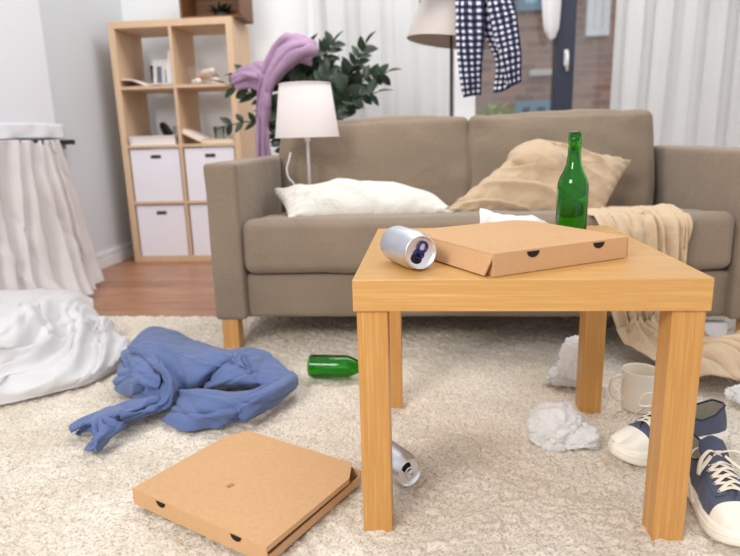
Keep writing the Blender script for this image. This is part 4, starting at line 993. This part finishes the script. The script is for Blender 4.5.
    # tongue
    G = grid([[(.76*Ln, -.010*k, .050*k), (.76*Ln, 0, .053*k), (.76*Ln, .010*k, .050*k)], [(.66*Ln, -.017*k, .061*k), (.66*Ln, 0, .068*k), (.66*Ln, .017*k, .061*k)], [(.55*Ln, -.021*k, .078*k), (.55*Ln, 0, .086*k), (.55*Ln, .021*k, .078*k)],
              [(.46*Ln, -.024*k, .098*k), (.455*Ln, 0, .106*k), (.46*Ln, .024*k, .098*k)], [(.42*Ln, -.020*k, .112*k), (.41*Ln, 0, .120*k), (.42*Ln, .020*k, .112*k)]], 30, 14)
    G[..., 1] += np.array([[cy(.6)]*14]*30); at(cloth(G, .003*k), 'tongue', navy_m, R_)
    # laces
    la = MB(); rows_ = [.745, .70, .655, .61, .565, .525]; prev = None
    def ribbon(P, w=.0032):
        la.tube(cr([tuple(p) for p in P], 22), w*k*1.15, 8, flat=.42)
    for i, x in enumerate(rows_):
        a = wall(x, 1, .88, .003); b_ = wall(x, -1, .88, .003); mid_ = (a+b_)/2+Vector((0, 0, .006*k))
        if i == 0: ribbon([a, mid_, b_])
        if prev:
            ribbon([prev[0], (prev[0]+b_)/2+Vector((0, 0, .007*k)), b_]); ribbon([prev[1], (prev[1]+a)/2+Vector((0, 0, .010*k)), a])
        prev = (a, b_)
    kx = Vector((.50*Ln, cy(.5), .100*k))
    ribbon([prev[0], kx]); ribbon([prev[1], kx])
    for s_ in (1, -1):   # bow loops and ends
        ribbon([kx, kx+Vector((.015, s_*.022, .012))*k, kx+Vector((.03, s_*.042, .002))*k, kx+Vector((.035, s_*.046, -.02))*k, kx+Vector((.02, s_*.036, -.022))*k, kx+Vector((.004, s_*.012, -.004))*k], .0028)
        ribbon([kx, kx+Vector((-.02, s_*.024, -.002))*k, kx+Vector((-.006, s_*.046, -.02))*k, kx+Vector((.03, s_*.056, -.045))*k, kx+Vector((.05, s_*.058, -.066))*k], .0026)
    la.lathe([(.001, -.004*k), (.006*k, 0), (.001, .004*k)], 12, M=Matrix.Translation(kx)); at(la, 'laces', lace_m, R_)
    for x in rows_:
        for s_ in (1, -1):
            ey = MB(); p = wall(x, s_, .86, .0022); ey.tube([(p.x+.003*k*math.cos(a*PI/6), p.y+.0026*k*math.sin(a*PI/6), p.z+.0012*s_*math.sin(a*PI/6)) for a in range(13)], .0007, 5)
            at(ey, 'eyelet', steel_rim, R_)
    return R_
sneaker('navy canvas sneaker with white toe pointing at the camera, right of the table leg', (.622, .250, 0), (.632, -.036, 0), 1)
sneaker('navy canvas sneaker standing behind the front right table leg, white toe pointing left', (.772, .365, 0), (.500, .248, 0), -1)

# ------------------------------------------------------------------ light
w = bpy.data.worlds.new('world'); bpy.context.scene.world = w; w.use_nodes = True
bg = w.node_tree.nodes['Background']; bg.inputs['Color'].default_value = (.93, .96, 1, 1); bg.inputs['Strength'].default_value = .92
def area(name, loc, target, size, power, col=(1, 1, 1)):
    l = bpy.data.lights.new(name, 'AREA'); l.shape = 'RECTANGLE'; l.size, l.size_y = size; l.energy = power; l.color = col
    o = bpy.data.objects.new(name, l); C.objects.link(o); o.location = loc; o.rotation_euler = (Vector(target)-Vector(loc)).to_track_quat('-Z', 'Y').to_euler(); return o
area('front_fill_light', (-1.3, -2.2, 2.2), (.3, .8, .2), (1.2, .9), 70, (1, .97, .93))  # added fill for soft flash-like light from front left; no window modelled
area('overhead_fill_light', (.2, 1.7, 2.6), (0, 2.2, .5), (1.8, .8), 34, (1, .98, .95))  # added overhead fill that lifts the back of the room; no lamp hangs here
v = bpy.context.scene.view_settings; v.view_transform = 'Standard'; v.look = 'None'; v.exposure = 0.0; v.gamma = 1; v.use_curve_mapping = False
bpy.context.scene.cycles.max_bounces = 10; bpy.context.scene.cycles.transparent_max_bounces = 16
